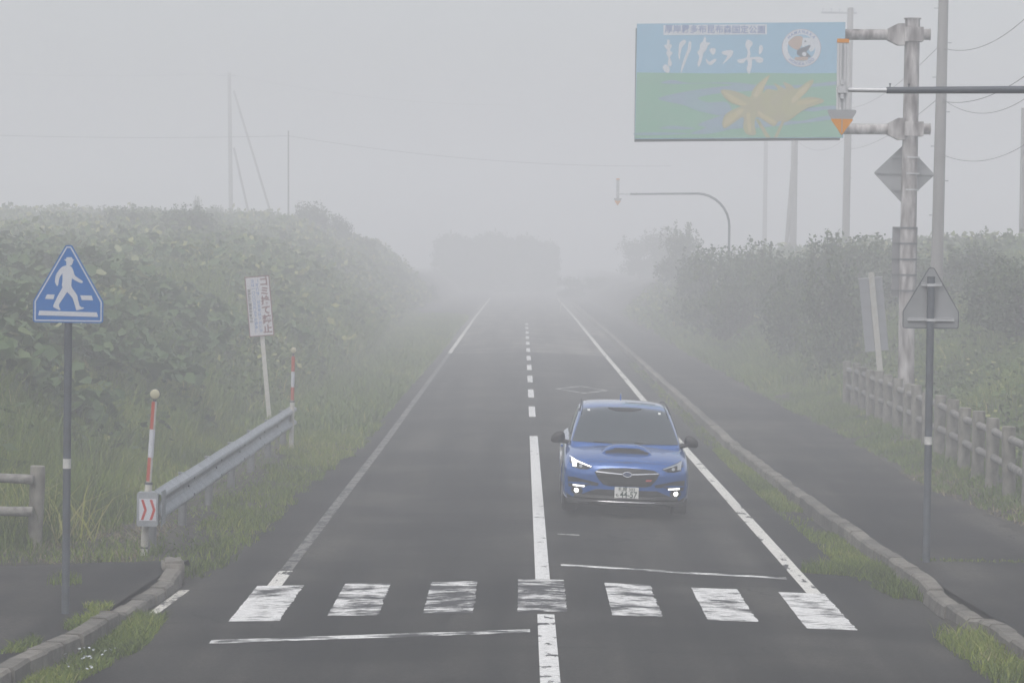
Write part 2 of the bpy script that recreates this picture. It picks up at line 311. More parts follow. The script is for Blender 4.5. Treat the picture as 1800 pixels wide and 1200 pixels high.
# ------------------------------------------------------------------ road markings
def strip(name, x0f, x1f, Y0, Y1, m, step=.5, lift=.004, label=None):
    n = max(2, int((Y1-Y0)/step)+1); ys_ = np.linspace(Y0, Y1, n); V = []; K = 4; F = []
    for y in ys_:
        for k in range(K+1):
            x = x0f(y)+(x1f(y)-x0f(y))*k/K; V.append((x, y, zr(x, y)+lift))
    for j in range(n-1):
        for k in range(K): F += [j*(K+1)+k, j*(K+1)+k+1, (j+1)*(K+1)+k+1, (j+1)*(K+1)+k]
    o = npmesh(name, np.array(V), F, np.full((n-1)*K, 4), m, parent=road); o.data.shade_smooth()
    if label: o['label'] = label
    return o
def cx(c, w): return (lambda y: c(y)-w/2 if callable(c) else c-w/2), (lambda y: c(y)+w/2 if callable(c) else c+w/2)
P = [paint('stripe_paint_a', .52), paint('stripe_paint_b', .60), paint('stripe_paint_c', .68), paint('stripe_paint_d', .66), paint('stripe_paint_e', .55), paint('stripe_paint_f', .50), paint('stripe_paint_g', .47)]
for k in range(7):
    c = XC+(k-3)*.945-.02
    strip('crosswalk_stripe', (lambda y, c=c: c-.25+.012*float(vnoise(np.array(y*9.), np.array(c*7), 3))), (lambda y, c=c: c+.25+.03*float(vnoise(np.array(y*11.), np.array(c*5), 4))), 31.2+(-.5 if k in (0, 6) else 0)*.6-.1*(abs(k-3)), 34.35-.13*abs(k-3), P[k], .06)
Pc = paint('centre_paint', .30, st=(3, 1.2, 1), sc_=2.2); Pc2 = paint('centre_paint_worn', .36, st=(3, 1.4, 1), sc_=2.0); Pe = paint('edge_paint', .36, (.66, .65, .6), (4, .5, 1), 1.6); Pe2 = paint('edge_paint_worn', .56, (.17, .165, .15), (5, 1.6, 1), 2.5)
strip('centre_line', *cx(XC+.01, .17), 22, 30.95, Pc2, label='cracked white centre line near the camera')
strip('centre_line', *cx(XC, .16), 34.36, 62.5, Pc)
for k in range(11): strip('centre_dash', *cx(XC, .15), 70.2+k*10, 75.1+k*10, Pc, 1)
le = lambda y: float(np.interp(y, [34, 60, 120, 195, 300], [-2.65, -2.64, -2.74, -2.92, -3.0])); re_ = lambda y: float(np.interp(y, [34, 60, 120, 200, 300], [3.22, 3.17, 3.22, 3.36, 3.4]))
strip('edge_line', *cx(le, .16), 33.95, 35.6, Pe); strip('edge_line', *cx(le, .14), 35.7, 119.4, Pe2, 1, label='worn left edge line'); strip('edge_line', *cx(le, .16), 119.6, 300, Pe, 4)
strip('edge_line', *cx(re_, .16), 33.9, 119.4, Pe, 1, label='right edge line beside the kerb'); strip('edge_line', *cx(re_, .16), 119.6, 300, Pe, 4)
def cross(name, x0, x1, yc, w, m, tilt=0):
    n = 20; V = []; F = []
    for k in range(n+1):
        x = x0+(x1-x0)*k/n; y = yc+tilt*(x-x0)
        for q in (-1, 0, 1): V.append((x, y+q*w/2, zr(x, y+q*w/2)+.005))
    for k in range(n):
        for q in (0, 1): F += [k*3+q, (k+1)*3+q, (k+1)*3+q+1, k*3+q+1]
    return npmesh(name, np.array(V), F, np.full(2*n, 4), m, parent=road)
Ps = paint('stop_paint', .56, st=(.8, 9, 1), sc_=1.6)
cross('stop_line', -2.85, XC-.15, 28.95, .27, Ps, .2)
cross('stop_line', XC+.22, 3.05, 36.05, .2, paint('stop_paint_b', .52, st=(.4, 8, 1), sc_=1.3), -.22)
Pd = paint('diamond_paint', .52, (.5, .5, .47))
for q in (0,):
    mb = MB(); y0, y1, x0, x1 = 83.7, 88.7, .93, 2.45; xm, ym = (x0+x1)/2, (y0+y1)/2
    o_ = [(xm, y0), (x1, ym), (xm, y1), (x0, ym)]; i_ = [(xm, y0+.42), (x1-.14, ym), (xm, y1-.42), (x0+.14, ym)]
    mb.add([(x, y, zr(x, y)+.007) for x, y in o_+i_], [(k, (k+1) % 4, 4+(k+1) % 4, 4+k) for k in range(4)]); d_ = mb.build('diamond_mark', Pd, road)
cross('faint_mark', .5, .78, 40.1, .12, paint('faint_paint', .6))
# dotted white edging along the dropped left kerb
strip('kerb_edging', lambda y: -float(lk(y))+.21, lambda y: -float(lk(y))+.32, 30.6, 33.6, paint('edging_paint', .5, (.62, .6, .54), (9, 5, 1), 3), .3, label='dotted white edging along the dropped kerb')
# ------------------------------------------------------------------ fog
mb = MB(); mb.box((0, 290, 9.5), (1300, 800, 22.2))
mf = bpy.data.materials.new('fog'); mf.use_nodes = True; n = mf.node_tree; n.nodes.remove(n.nodes['Principled BSDF'])
pv = n.nodes.new('ShaderNodeVolumePrincipled'); pv.inputs['Density'].default_value = FOG; pv.inputs['Color'].default_value = (.958, .964, .974, 1); pv.inputs['Anisotropy'].default_value = .0
n.links.new(pv.outputs[0], n.nodes['Material Output'].inputs['Volume'])
hz = mb.build('haze', mf); tag(hz, kind='stuff'); hz['label'] = 'pale sea fog filling the whole road cutting'
# ================================================================== SIGNS AND STREET FURNITURE
def base_z(x, y): return float(zground(np.array(x), np.array(y)))
def px2m(Y): return Y/FPX
M_blue = flat('sign_blue', (.008, .12, .38), .45); M_signwhite = flat('sign_white', (.50, .52, .56), .5); M_red = flat('sign_red', (.42, .03, .02), .5)
M_back = mat('sign_back_aluminium', (.27, .28, .29), .55, .1, (.21, .22, .225), 3, .4); M_edge = flat('sign_edge', (.06, .07, .08), .6)
M_alu = flat('bright_aluminium', (.50, .51, .52), .45, .3)
def round_poly(pts, r, n=5):
    out = []
    for i, p in enumerate(pts):
        p = Vector(p); a = Vector(pts[i-1])-p; b = Vector(pts[(i+1) % len(pts)])-p; t = min(r/math.tan(a.angle(b)/2), a.length*.45, b.length*.45)
        s, e = p+a.normalized()*t, p+b.normalized()*t
        for k in range(n+1):
            u = k/n; q = s*(1-u)**2+p*2*u*(1-u)+e*u*u; out.append((q.x, q.y))
    return out
def inset_ring(mb, poly, d1, d2, y):
    "flat border band between two insets of a convex polygon"
    def ins(d):
        res = []; n = len(poly); c = Vector((sum(p[0] for p in poly)/n, sum(p[1] for p in poly)/n))
        for i in range(n):
            p = Vector(poly[i]); e = (Vector(poly[(i+1) % n])-Vector(poly[i-1])).normalized(); nn = Vector((-e.y, e.x))
            if nn.dot(c-p) < 0: nn = -nn
            q = p+nn*d; res.append((q.x, y, q.y))
        return res
    a, b = ins(d1), ins(d2); n = len(a); mb.add(a+b, [(i, (i+1) % n, n+(i+1) % n, n+i) for i in range(n)])
PENT = [(-.335, 0), (.335, 0), (.335, .205), (.03, .74), (-.03, .74), (-.335, .205)]
def zoom1(x, y): return ((x-535)/6.667*.00547, (975-y)/6.667*.00547)
MAN = [(512,215),(572,212),(582,235),(603,240),(592,252),(585,262),(585,280),(576,292),(570,305),(548,310),(556,318),(575,332),(590,365),(600,400),(612,428),(650,455),(700,488),(703,500),(690,512),(655,502),(610,480),(575,458),(568,545),(585,580),(640,655),(648,700),(668,775),(690,793),(722,795),(716,808),(632,831),(605,740),(585,685),(545,640),(520,618),(488,670),(430,760),(430,790),(447,822),(437,832),(370,798),(358,790),(366,765),(410,670),(470,560),(458,545),(466,490),(466,402),(436,440),(425,475),(418,530),(410,548),(398,548),(388,520),(378,508),(384,440),(396,405),(430,355),(462,325),(510,308),(508,262),(495,252),(483,245),(486,238),(505,236)]
# ---- near left crosswalk sign
Y0 = 29.9; b0 = at(115, 1080, Y0); th_ = .014
cs = empty('crosswalk_sign', (b0.x, Y0, .05), 'blue triangular crosswalk sign with white walking figure, on grey pole beside the left kerb', 'road sign')
L_ = at(128, 560, Y0).z-.05; M_pole = MB().tube([(0, 0, -.2), (0, 0, L_+.62)], .038, 16).build('pole', M_galv_dk, cs, True)
MB().tube([(0, 0, at(124, 823, Y0).z-.05), (0, 0, at(124, 806, Y0).z-.05)], .0395, 16).build('reflective_band', M_white, M_pole)
MB().tube([(0, 0, L_+.62), (0, 0, L_+.64)], .04, 12).build('pole_cap', M_edge, M_pole)
zb = at(122, 567, Y0).z-.05; pent = round_poly(PENT, .03)
dx = at(121, 567, Y0).x-b0.x
pl = MB().prism([(x+dx, z+zb) for x, z in pent], -.055, -.043).build('sign_plate', M_blue, cs)
r_ = MB(); inset_ring(r_, [(x+dx, z+zb) for x, z in pent], .014, .026, -.057); r_.build('white_border', M_signwhite, pl)
f_ = MB(); f_.prism([(zoom1(x, y)[0]+dx, zoom1(x, y)[1]+zb) for x, y in MAN], -.0575, -.0555); f_.build('walking_figure', M_signwhite, pl)
for q in ([(288,648),(378,650),(362,703),(264,700)], [(675,654),(808,655),(824,710),(692,708)], [(200,838),(870,850),(884,903),(186,892)]):
    MB().prism([(zoom1(x, y)[0]+dx, zoom1(x, y)[1]+zb) for x, y in q], -.0575, -.0555).build('white_bar', M_signwhite, pl)
for z in (.12, .5): MB().box((dx*.5, -.02, zb+z), (.42 if z < .3 else .2, .035, .03)).build('bracket', M_alu, cs)
# ---- right crosswalk sign seen from behind
Y0 = 36.2; b0 = at(1628, 994, Y0)
cs = empty('crosswalk_sign', (b0.x, Y0, .07), 'grey back of a triangular crosswalk sign facing away on the right pavement', 'road sign')
zt = at(1633, 489, Y0).z-.07; pole = MB().tube([(0, 0, -.2), (0, 0, zt)], .044, 16).build('pole', M_galv_dk, cs, True)
MB().tube([(0, 0, zt), (0, 0, zt+.02)], .046, 16).build('pole_cap', M_edge, pole)
MB().tube([(0, 0, at(1630, 781, Y0).z-.07), (0, 0, at(1630, 767, Y0).z-.07)], .0455, 16).build('reflective_band', M_white, pole)
zb = at(1637, 577, Y0).z-.07; dx = at(1637, 570, Y0).x-b0.x; S = (at(1686, 560, Y0).x-at(1588, 560, Y0).x)/.67
P2 = round_poly([(x*S+dx, z*S*.98+zb) for x, z in PENT], .03)
pl = MB().prism(P2, .06, .072).build('sign_plate', M_back, cs)
r_ = MB(); inset_ring(r_, P2, -.004, .008, .058); r_.build('plate_rim', M_edge, pl)
for z, w in ((.10*S, .54), (.52*S, .24)):
    br = MB(); br.box((dx, .045, zb+z), (w, .03, .022)); br.box((dx, .05, zb+z+.02), (w, .02, .006)); br.build('bracket', M_alu, cs)
    MB().box((0, -.0, zb+z), (.1, .095, .03)).build('clamp', M_alu, cs)
# ---- guard rail
M_galvpost = mat('rail_post_steel', (.17, .18, .19), .6, .2, (.11, .115, .12), 5, .5)
ga = Vector((at(240, 900, 36.1).x, 36.1)); gb = Vector((at(494, 730, 57.5).x, 57.5)); gd = (gb-ga); gl = gd.length; ang = math.atan2(gd.y, gd.x)
gr = empty('guard_rail', (ga.x+.125, ga.y+.05, 0), 'grey corrugated steel guard rail along the left verge', 'guard rail')
gr.rotation_euler = (0, 0, ang)      # local +x runs along the rail, local -y faces the road
prof = [(p, z*1.13-.02) for p, z in [(0, .36), (-.012, .345), (-.075, .31), (-.085, .285), (-.075, .26), (-.012, .215), (0, .18), (-.012, .145), (-.075, .10), (-.085, .075), (-.075, .05), (-.012, .015), (0, 0)]]
zbeam = .40; mb = MB(); nx = 24
for k in range(nx+1):
    x = gl*k/nx; sag = .004*math.sin(k*.9)
    mb.v += [(x, p-.08, zbeam+z+sag) for p, z in prof]+[(x, p-.075, zbeam+z+sag) for p, z in prof[::-1]]
q = len(prof)*2
for k in range(nx): mb.f += [(k*q+i, (k+1)*q+i, (k+1)*q+(i+1) % q, k*q+(i+1) % q) for i in range(q)]
bm_ = mb.build('rail_beam', M_galv, gr)
for k in range(1, 6):
    x = gl*k/6
    bo = MB(); 
    for z in (.18, .285, .075): bo.tube([(x, -.1 if z == .18 else -.17, zbeam+z), (x, -.06, zbeam+z)], .016, 6)
    bo.build('splice_bolts', M_edge, bm_)
for k in range(7):
    x = .9+(gl-1.3)*k/6; p_ = MB(); p_.tube([(x, .06, -.35), (x, .06, .69)], .057, 14); o = p_.build('post', M_galvpost, gr, True)
    MB().tube([(x, .06, .69), (x, .06, .705)], .066, 14).build('post_cap', M_galv, o)
# end cap wrapped round the beam with a chevron plate facing the road user
capx = MB(); A = Matrix.Rotation(-ang, 4, 'Z')
def caplocal(mb, poly, y0, y1, M=None):
    t = MB().prism(poly, y0, y1); mb.add([A @ Vector(v) for v in t.v], t.f)
capx_poly = round_poly([(-.125, .37), (.12, .37), (.12, .765), (-.125, .765)], .03)
caplocal(capx, capx_poly, -.04, .10); cp = capx.build('end_cap', M_galv, gr)
t = MB(); caplocal(t, [(-.095, .435), (.10, .435), (.10, .69), (-.095, .69)], -.044, -.0405); t.build('chevron_plate', M_signwhite, cp)
t = MB()
for ox in (-.075, .025): caplocal(t, [(ox, .445), (ox+.03, .445), (ox+.068, .562), (ox+.03, .68), (ox, .68), (ox+.038, .562)], -.046, -.0443)
t.build('red_chevrons', M_red, cp)
t = MB(); t.v += [(.02, -.165, zbeam-.03), (.32, -.17, zbeam-.01), (.32, -.17, zbeam+.37), (.02, -.165, zbeam+.37), (.02, -.15, zbeam-.03), (.32, -.155, zbeam-.01), (.32, -.155, zbeam+.37), (.02, -.15, zbeam+.37)]
t.f += [(0, 1, 2, 3), (7, 6, 5, 4), (0, 3, 7, 4), (1, 5, 6, 2)]; t.build('end_shoe', M_galv, gr)
# ---- snow delineator poles
M_whpost = mat('white_post', (.50, .50, .48), .6, 0, (.42, .40, .34), 12, .35); M_orange = flat('faded_red_tape', (.38, .07, .04), .5); M_ball = flat('yellowed_reflector', (.42, .40, .28), .4)
def delineator(base, top, label, Y, disc_r=.05, half=True, zs=None):
    t = empty('snow_pole', base, label, 'marker post', 'red and white snow poles beside the guard rail')
    v = top-base; t.rotation_euler = (-math.atan2(v.y, v.z), math.atan2(v.x, v.z), 0); H = v.length
    MB().tube([(0, 0, -.2), (0, 0, zs[0])], .043, 14).build('base_post', M_whpost, t, True)
    MB().tube([(0, 0, .03), (0, 0, .05)], .047, 14).build('base_band', M_edge, t)
    MB().tube([(0, 0, zs[0]), (0, 0, zs[0]+.03)], .046, 14).build('collar', M_galv_dk, t)
    MB().tube([(0, 0, zs[0]+.03), (0, 0, zs[3])], .031, 14).build('shaft', M_whpost, t, True)
    MB().tube([(0, 0, zs[1]), (0, 0, zs[2])], .033, 14).build('white_tape', M_signwhite, t, True)
    for a, b in ((zs[0]+.04, zs[1]-.003), (zs[2]+.003, zs[3])):
        if half:
            m_ = MB(); n = 8
            an = [math.radians(95+k*170/n) for k in range(n+1)]; R = Matrix.Rotation(math.radians(25), 3, 'Z')
            vs = [R @ Vector((.0325*math.cos(x), .0325*math.sin(x), z)) for z in (a, b) for x in an]
            m_.add(vs, [(i, i+1, n+2+i, n+1+i) for i in range(n)]); m_.build('red_tape', M_orange, t, True)
        else: MB().tube([(0, 0, a), (0, 0, b)], .033, 14).build('red_tape', M_orange, t, True)
    MB().tube([(0, 0, zs[3]), (0, 0, zs[3]+.07)], .02, 10).build('neck', M_galv_dk, t)
    R = [(-.018, disc_r), (-.024, disc_r*.85), (-.026, 0.001)]; d = MB()
    d.tube([(0, -.026, H-disc_r), (0, -.02, H-disc_r), (0, .02, H-disc_r), (0, .026, H-disc_r)], [disc_r*.8, disc_r, disc_r, disc_r*.8], 24)
    dr = d.build('reflector', M_ball, t, True)
    MB().tube([(0, -.0, H-disc_r), (0, .022, H-disc_r)], disc_r*1.13, 24).build('reflector_housing', M_galv_dk, dr)
Yd = 36.35; bs = at(253, 968, Yd); tp = at(273, 684, Yd); f_ = lambda py: (at(260, py, Yd)-bs).z
delineator(bs, tp, 'nearer red and white snow pole with round reflector at the guard rail chevron', Yd, .056, True, (f_(851), f_(803), f_(754), f_(705)))
Yd = 56.6; bs = at(512, 775, Yd); bs.z = 0; tp = at(516, 610, Yd); f_ = lambda py: (at(514, py, Yd)-bs).z
delineator(bs, tp, 'farther red and white snow pole rising above the far end of the guard rail', Yd, .054, False, (f_(707), f_(680), f_(653), f_(626)))
# ---- litter signs
M_litter = flat('litter_sign_white', (.52, .52, .54), .55); M_ltred = flat('litter_sign_red', (.17, .06, .07), .6); M_ltblue = flat('litter_sign_blue', (.16, .24, .42), .6); M_ltgrey = flat('litter_sign_grey', (.12, .12, .13), .6)
Y0 = 64; s_ = px2m(Y0); tl, br_ = at(433, 487, Y0), at(484, 588, Y0); base = at(472, 690, Y0); ctr = at(459, 538, Y0)
ls = empty('litter_sign', (base.x, Y0, base.z-.3), 'white no littering sign with red and blue Japanese lettering tilted on the left bank', 'sign')
ls.rotation_euler = (0, math.radians(-5.6), 0)
hh = 104*s_; ww = 42*s_; zc = (ctr.z-ls.location.z)/math.cos(math.radians(5.6)); MB().box((0, 0, zc/2-.2), (.085, .06, zc+.4)).build('post', M_whpost, ls)
pl = MB().box((.0, -.05, zc), (ww, .02, hh)).build('sign_plate', M_litter, ls)
fr = MB()
for sx in (-1, 1): fr.box((sx*(ww/2), -.05, zc), (.018, .03, hh+.02))
for sz in (-1, 1): fr.box((0, -.05, zc+sz*(hh/2)), (ww-.02, .03, .018))
fr.build('plate_frame', M_ltred, pl)
text('red_lettering', 'ゴミ捨て禁止', .19, M_ltred, pl, ww*.27, zc+.0, -.0625, vertical=True, bold=.006, lead=1.02)
text('blue_lettering', '（不法投棄は五年以下の懲役', .072, M_ltblue, pl, -ww*.02, zc, -.0625, vertical=True, bold=.003, lead=1.18)
text('blue_lettering', '又は一〇〇〇万円以下の罰金）', .070, M_ltblue, pl, -ww*.20, zc, -.0625, vertical=True, bold=.003, lead=1.12)
text('small_lettering', '厚岸警察署浜中町役場', .068, M_ltgrey, pl, -ww*.38, zc, -.0625, vertical=True, bold=.003, lead=1.05)
Y0 = 68; s_ = px2m(Y0); ctr = at(1535, 551, Y0); base = at(1553, 690, Y0)
ls = empty('litter_sign', (base.x, Y0, base.z-.3), 'grey back of a narrow ribbed sign tilted on a white post behind the right fence', 'sign')
ls.rotation_euler = (0, math.radians(-6.2), 0); hh = 131*s_; ww = 41*s_; zc = (ctr.z-ls.location.z)
MB().box((0, 0, (zc+hh/2+.1)/2-.2), (.125, .05, zc+hh/2+.5)).build('post', M_whpost, ls)
pl = MB().box((-.02, .045, zc), (ww, .015, hh)).build('sign_plate', mat('litter_sign_back', (.30, .31, .33), .6, 0, (.24, .25, .27), 3, .4), ls)
for k in range(6): MB().box((-.02, .03, zc+hh*(.49-k*.196)), (ww+.02, .02, .022)).build('rib', M_alu if k == 0 else M_back, pl)
# ---- big cantilever board
Y0 = 66.0; s_ = px2m(Y0); pb = at(1592, 715, Y0); pt = at(1606, 32, Y0)
cant = empty('cantilever_sign', (pb.x, Y0, pb.z-.4), 'large faded park welcome board with yellow lilies on two arms from a stained white column', 'billboard')
O = Vector(cant.location)
def rel(px, py, dy=0): return at(px, py, Y0)+Vector((0, dy, 0))-O
top = rel(1604, 34); col_ = MB().tube([(0, 0, -.3), rel(1595, 470), rel(1600, 250), top], [.175, .172, .165, .16], 24).build('column', M_rust, cant, True)
MB().tube([top, top+Vector((0, 0, .02))], .185, 24).build('column_cap', M_rust, col_)
for py in (61, 227):
    a, b = rel(1490, py-.5), rel(1634, py); c = rel(1603 if py < 100 else 1600, py)
    arm = MB().tube([rel(1300, py-1, .12), rel(1560, py, .03), b], .115, 18).build('arm', M_rust, cant, True)
    MB().tube([b, b+Vector((.015, 0, 0))], .125, 18).build('arm_cap', M_rust, arm)
    fl = MB(); w0, w1 = rel(1562, py), rel(1580, py); wid = [(1560, 10), (1578, 19), (1590, 19)]
    pts_t = [rel(x, py-h) for x, h in wid]; pts_b = [rel(x, py+h) for x, h in wid[::-1]]
    fl.prism([(p.x, p.z) for p in pts_t+pts_b], -.13, .13); fl.build('flange', M_rust, arm)
    MB().box((rel(1605, py).x, 0, rel(1605, py).z), (.40, .36, .30)).build('clamp', M_rust, arm)
# board
TL, TR, BRr, BL = rel(1118.5, 44), rel(1485, 40), rel(1475, 243), rel(1116.5, 245)
def zq(bx, by, y=-.20):
    "board point from an enlarged-photo position"
    px, py = 1100+bx/4.2857, 20+by/4.2857; p = rel(px, py); return (p.x, p.z)
bq = [(82, 100), (1648, 88), (1632, 956), (66, 966)]
frm = MB().prism([zq(*p) for p in [(74, 132), (1640, 120), (1608, 972), (64, 984)]], -.15, .0).build('back_frame', flat('board_frame', (.12, .13, .14), .6), cant)
M_bsky = mat('board_sky_blue', (.24, .41, .54), .55, 0, (.21, .38, .51), 1.2, .3); M_bgreen = mat('board_green', (.20, .36, .28), .55, 0, (.18, .38, .27), 1.6, .3, stretch=(1, 1, 3)); M_bwater = mat('board_water', (.24, .31, .41), .55, 0, (.22, .34, .38), 2, .4)
M_blily = mat('board_lily_yellow', (.36, .36, .20), .55, 0, (.35, .33, .23), 4, .5); M_blily2 = mat('board_lily_pale', (.46, .41, .28), .55, 0, (.42, .38, .20), 5, .5); M_bwhite = flat('board_white', (.55, .58, .62), .55); M_bink = flat('board_blue_ink', (.14, .22, .42), .55); M_bstem = flat('board_stem', (.28, .32, .16), .6)
pn = MB().prism([zq(*p) for p in bq], -.19, -.152).build('board_panel', M_bsky, cant)
LY = [0]
def art(name, pts, m, lift, smooth_=False):
    y = -.19-.0025*lift; 
    if smooth_:
        P_ = [Vector(p) for p in pts]; out = []; n = len(P_)
        for i in range(n):
            p0, p1, p2, p3 = P_[i-1], P_[i], P_[(i+1) % n], P_[(i+2) % n]
            for k in range(4):
                t = k/4; out.append(.5*((2*p1)+(p2-p0)*t+(2*p0-5*p1+4*p2-p3)*t*t+(3*p1-p0-3*p2+p3)*t**3))
        pts = [(p.x, p.y) for p in out]
    return MB().prism([zq(*p) for p in pts], y, y+.002).build(name, m, pn)
art('meadow_picture', [(80, 466), (400, 470), (700, 474), (1000, 468), (1300, 474), (1634, 470), (1622, 952), (68, 960)], M_bgreen, 1)
def mart(name, polys, m, lift, smooth_=True):
    o = [art(name, p, m, lift, smooth_) for p in polys]
    if len(o) > 1:     # one mesh for one kind of mark
        b_ = bmesh.new()
        for q in o: b_.from_mesh(q.data)
        b_.to_mesh(o[0].data); b_.free()
        for q in o[1:]: bpy.data.objects.remove(q)
    return o[0]
mart('river_picture', [[(240, 660), (400, 618), (600, 585), (800, 560), (640, 548), (400, 552), (260, 545), (350, 522), (480, 545), (800, 540), (1000, 560), (1300, 560), (1600, 530), (1622, 552), (1400, 575), (1000, 600), (720, 620), (540, 655), (620, 690), (760, 690), (780, 790), (560, 760), (430, 710), (330, 690)],
    [(600, 830), (760, 780), (900, 800), (1100, 810), (1300, 830), (1500, 790), (1622, 800), (1500, 825), (1300, 850), (1000, 880), (800, 890), (640, 925), (480, 925), (600, 880), (540, 860)],
    [(1300, 740), (1440, 725), (1560, 715), (1620, 740), (1500, 745), (1400, 760)], [(80, 920), (300, 915), (480, 925), (300, 935), (80, 935)], [(250, 885), (340, 865), (420, 872), (520, 885), (420, 895)]], M_bwater, 2)
mart('lily_stems', [[(970, 815), (1000, 820), (1085, 955), (1050, 955)], [(1170, 830), (1190, 835), (1135, 955), (1110, 955)]], M_blily, 3, False)
mart('lily_flowers', [[(1080, 490), (1050, 500), (990, 550), (950, 600), (930, 650), (870, 625), (790, 600), (710, 600), (745, 660), (800, 700), (860, 720), (790, 750), (740, 790), (722, 850), (740, 885), (800, 850), (880, 800), (880, 880), (910, 930), (975, 930), (965, 860), (980, 800), (1040, 830), (1110, 870), (1150, 830), (1210, 835), (1300, 770), (1370, 730), (1480, 690), (1470, 665), (1390, 650), (1310, 660), (1360, 610), (1410, 530), (1370, 530), (1280, 590), (1240, 560), (1180, 540), (1200, 590), (1110, 545), (1140, 600), (1060, 590), (1030, 620), (1040, 570)]], M_blily, 4)
mart('lily_petals', [[(1070, 500), (1000, 560), (960, 640), (985, 650), (1030, 580)], [(725, 605), (800, 640), (900, 700), (870, 715), (790, 680)], [(735, 870), (760, 800), (860, 740), (880, 760), (800, 830)], [(1380, 545), (1290, 610), (1240, 680), (1270, 690), (1340, 620)], [(905, 780), (930, 780), (940, 910), (915, 900)], [(1000, 760), (1120, 830), (1100, 850), (1000, 790)], [(1300, 680), (1440, 670), (1380, 700), (1290, 710)]], M_blily2, 5)
art('stem_shadow', [(975, 818), (995, 818), (1015, 860), (1000, 862)], M_bstem, 5)
art('title_panel', [(280, 110), (1058, 104), (1058, 180), (280, 186)], M_bwhite, 1)
def btext(name, body, size_px, cx_, cy_, m, lift, rot=.35, **k):
    x, z = zq(cx_, cy_); return text(name, body, size_px/4.2857*s_, m, pn, x, z, -.19-.0025*lift, rotdeg=rot, **k)
btext('title_lettering', '厚岸霧多布昆布森国定公園', 63, 668, 146, M_bink, 2.4, bold=.0015)
mart('brush_lettering', [[(310, 218), (330, 230), (325, 250), (345, 262), (330, 300), (350, 320), (330, 350), (345, 400), (330, 422), (312, 400), (318, 360), (300, 320), (310, 300), (282, 262), (305, 255)], [(290, 405), (318, 418), (328, 450), (310, 470), (280, 445), (275, 425)],
    [(420, 228), (440, 220), (450, 240), (420, 280), (408, 330), (404, 372), (392, 345), (394, 300), (400, 250)], [(470, 240), (488, 236), (488, 290), (470, 330), (450, 380), (430, 430), (412, 472), (414, 430), (432, 370), (446, 330), (462, 290)],
    [(590, 196), (602, 215), (600, 235), (632, 245), (615, 265), (600, 300), (580, 320), (575, 350), (560, 400), (545, 424), (535, 400), (550, 350), (534, 315), (552, 290), (556, 250), (575, 235)], [(640, 285), (668, 285), (672, 310), (655, 335), (635, 315), (625, 295)], [(600, 360), (625, 385), (660, 365), (680, 370), (655, 400), (630, 412), (605, 390)],
    [(722, 310), (770, 298), (804, 305), (795, 340), (760, 375), (722, 405), (745, 370), (760, 340), (740, 335), (722, 325)],
    [(910, 220), (945, 235), (950, 258), (930, 285), (935, 330), (930, 350), (960, 350), (1000, 348), (1030, 365), (1020, 392), (985, 390), (970, 370), (948, 372), (945, 420), (935, 450), (925, 478), (905, 440), (915, 400), (905, 370), (880, 395), (845, 392), (835, 372), (865, 365), (905, 350), (912, 300), (895, 265)], [(1000, 270), (1020, 262), (1028, 290), (1015, 320), (998, 330)]], M_bwhite, 2)
# round town emblem
def circ(cx_, cy_, r, n=40): return [(cx_+r*math.cos(2*math.pi*k/n), cy_+r*.97*math.sin(2*math.pi*k/n)) for k in range(n)]
art('emblem_outline', circ(1317, 282, 147), flat('board_pink', (.42, .33, .36), .6), 1.0); art('emblem_ring', circ(1317, 282, 143), M_bwhite, 2.0); art('emblem_ground', circ(1317, 282, 104), M_bsky, 3.0)
M_ebk = flat('board_dark_grey', (.10, .12, .15), .6); M_ebeak = flat('board_beak', (.40, .31, .26), .6)
art('bird_head', [(1320, 215), (1345, 205), (1395, 212), (1420, 245), (1415, 290), (1385, 310), (1370, 280), (1385, 260), (1350, 265), (1325, 275)], M_bwhite, 4, True)
art('bird_beak', [(1322, 198), (1270, 195), (1218, 240), (1240, 275), (1290, 297), (1315, 270), (1322, 235)], M_ebeak, 4.6, True)
art('bird_body', [(1385, 262), (1340, 275), (1290, 295), (1285, 330), (1310, 345), (1300, 350), (1385, 352), (1368, 325), (1355, 312), (1372, 290)], M_ebk, 5.2, True)
art('bird_wing', circ(1338, 328, 17, 16), M_bwhite, 5.8); art('bird_feet', [(1270, 352), (1300, 350), (1362, 350), (1362, 370), (1330, 377), (1270, 372)], M_ebeak, 5.8, True); art('bird_eye', circ(1346, 232, 7, 10), M_ebk, 5.2)
for word, a0, a1, up in (('HAMANAKA', -48, 48, 1), ('HOKKAIDO', -42, 42, -1)):
    for k, chh in enumerate(word):
        an = math.radians(a0+(a1-a0)*k/(len(word)-1)); rr = 124
        x, y = 1317+rr*math.sin(an), 282-up*rr*.97*math.cos(an)
        btext('emblem_letter', chh, 31, x, y, M_bink, 3.4, rot=-math.degrees(an)*up+.3, bold=.002)
# ---- diamond warning sign and narrow plate strapped to the column
ws = empty('warning_sign', rel(1592, 305)+O+Vector((0, .24, 0)), 'grey back of a diamond warning sign strapped behind the stained column', 'road sign')
r = 54*s_; MB().prism(round_poly([(r, 0), (0, r), (-r, 0), (0, -r)], .04), 0, .012).build('sign_plate', M_back, ws)
oz = (1601-1592)*s_
for z in (.34, 0, -.34): MB().box((0, -.02, z), (2*(r-abs(z))-.06, .025, .03)).build('bracket', M_back, ws); MB().tube([(oz, -.24, z+.015), (oz, -.24, z-.015)], .182, 20).build('strap', M_alu, ws)
ws.rotation_euler = (0, math.radians(1.0), 0)
ns = empty('narrow_sign', rel(1592, 460)+O+Vector((0, .22, 0)), 'narrow upright plate strapped to the lower half of the stained column', 'road sign')
MB().box((0, 0, 0), (.53, .012, 1.47)).build('sign_plate', flat('narrow_plate_grey', (.17, .17, .18), .6), ns)
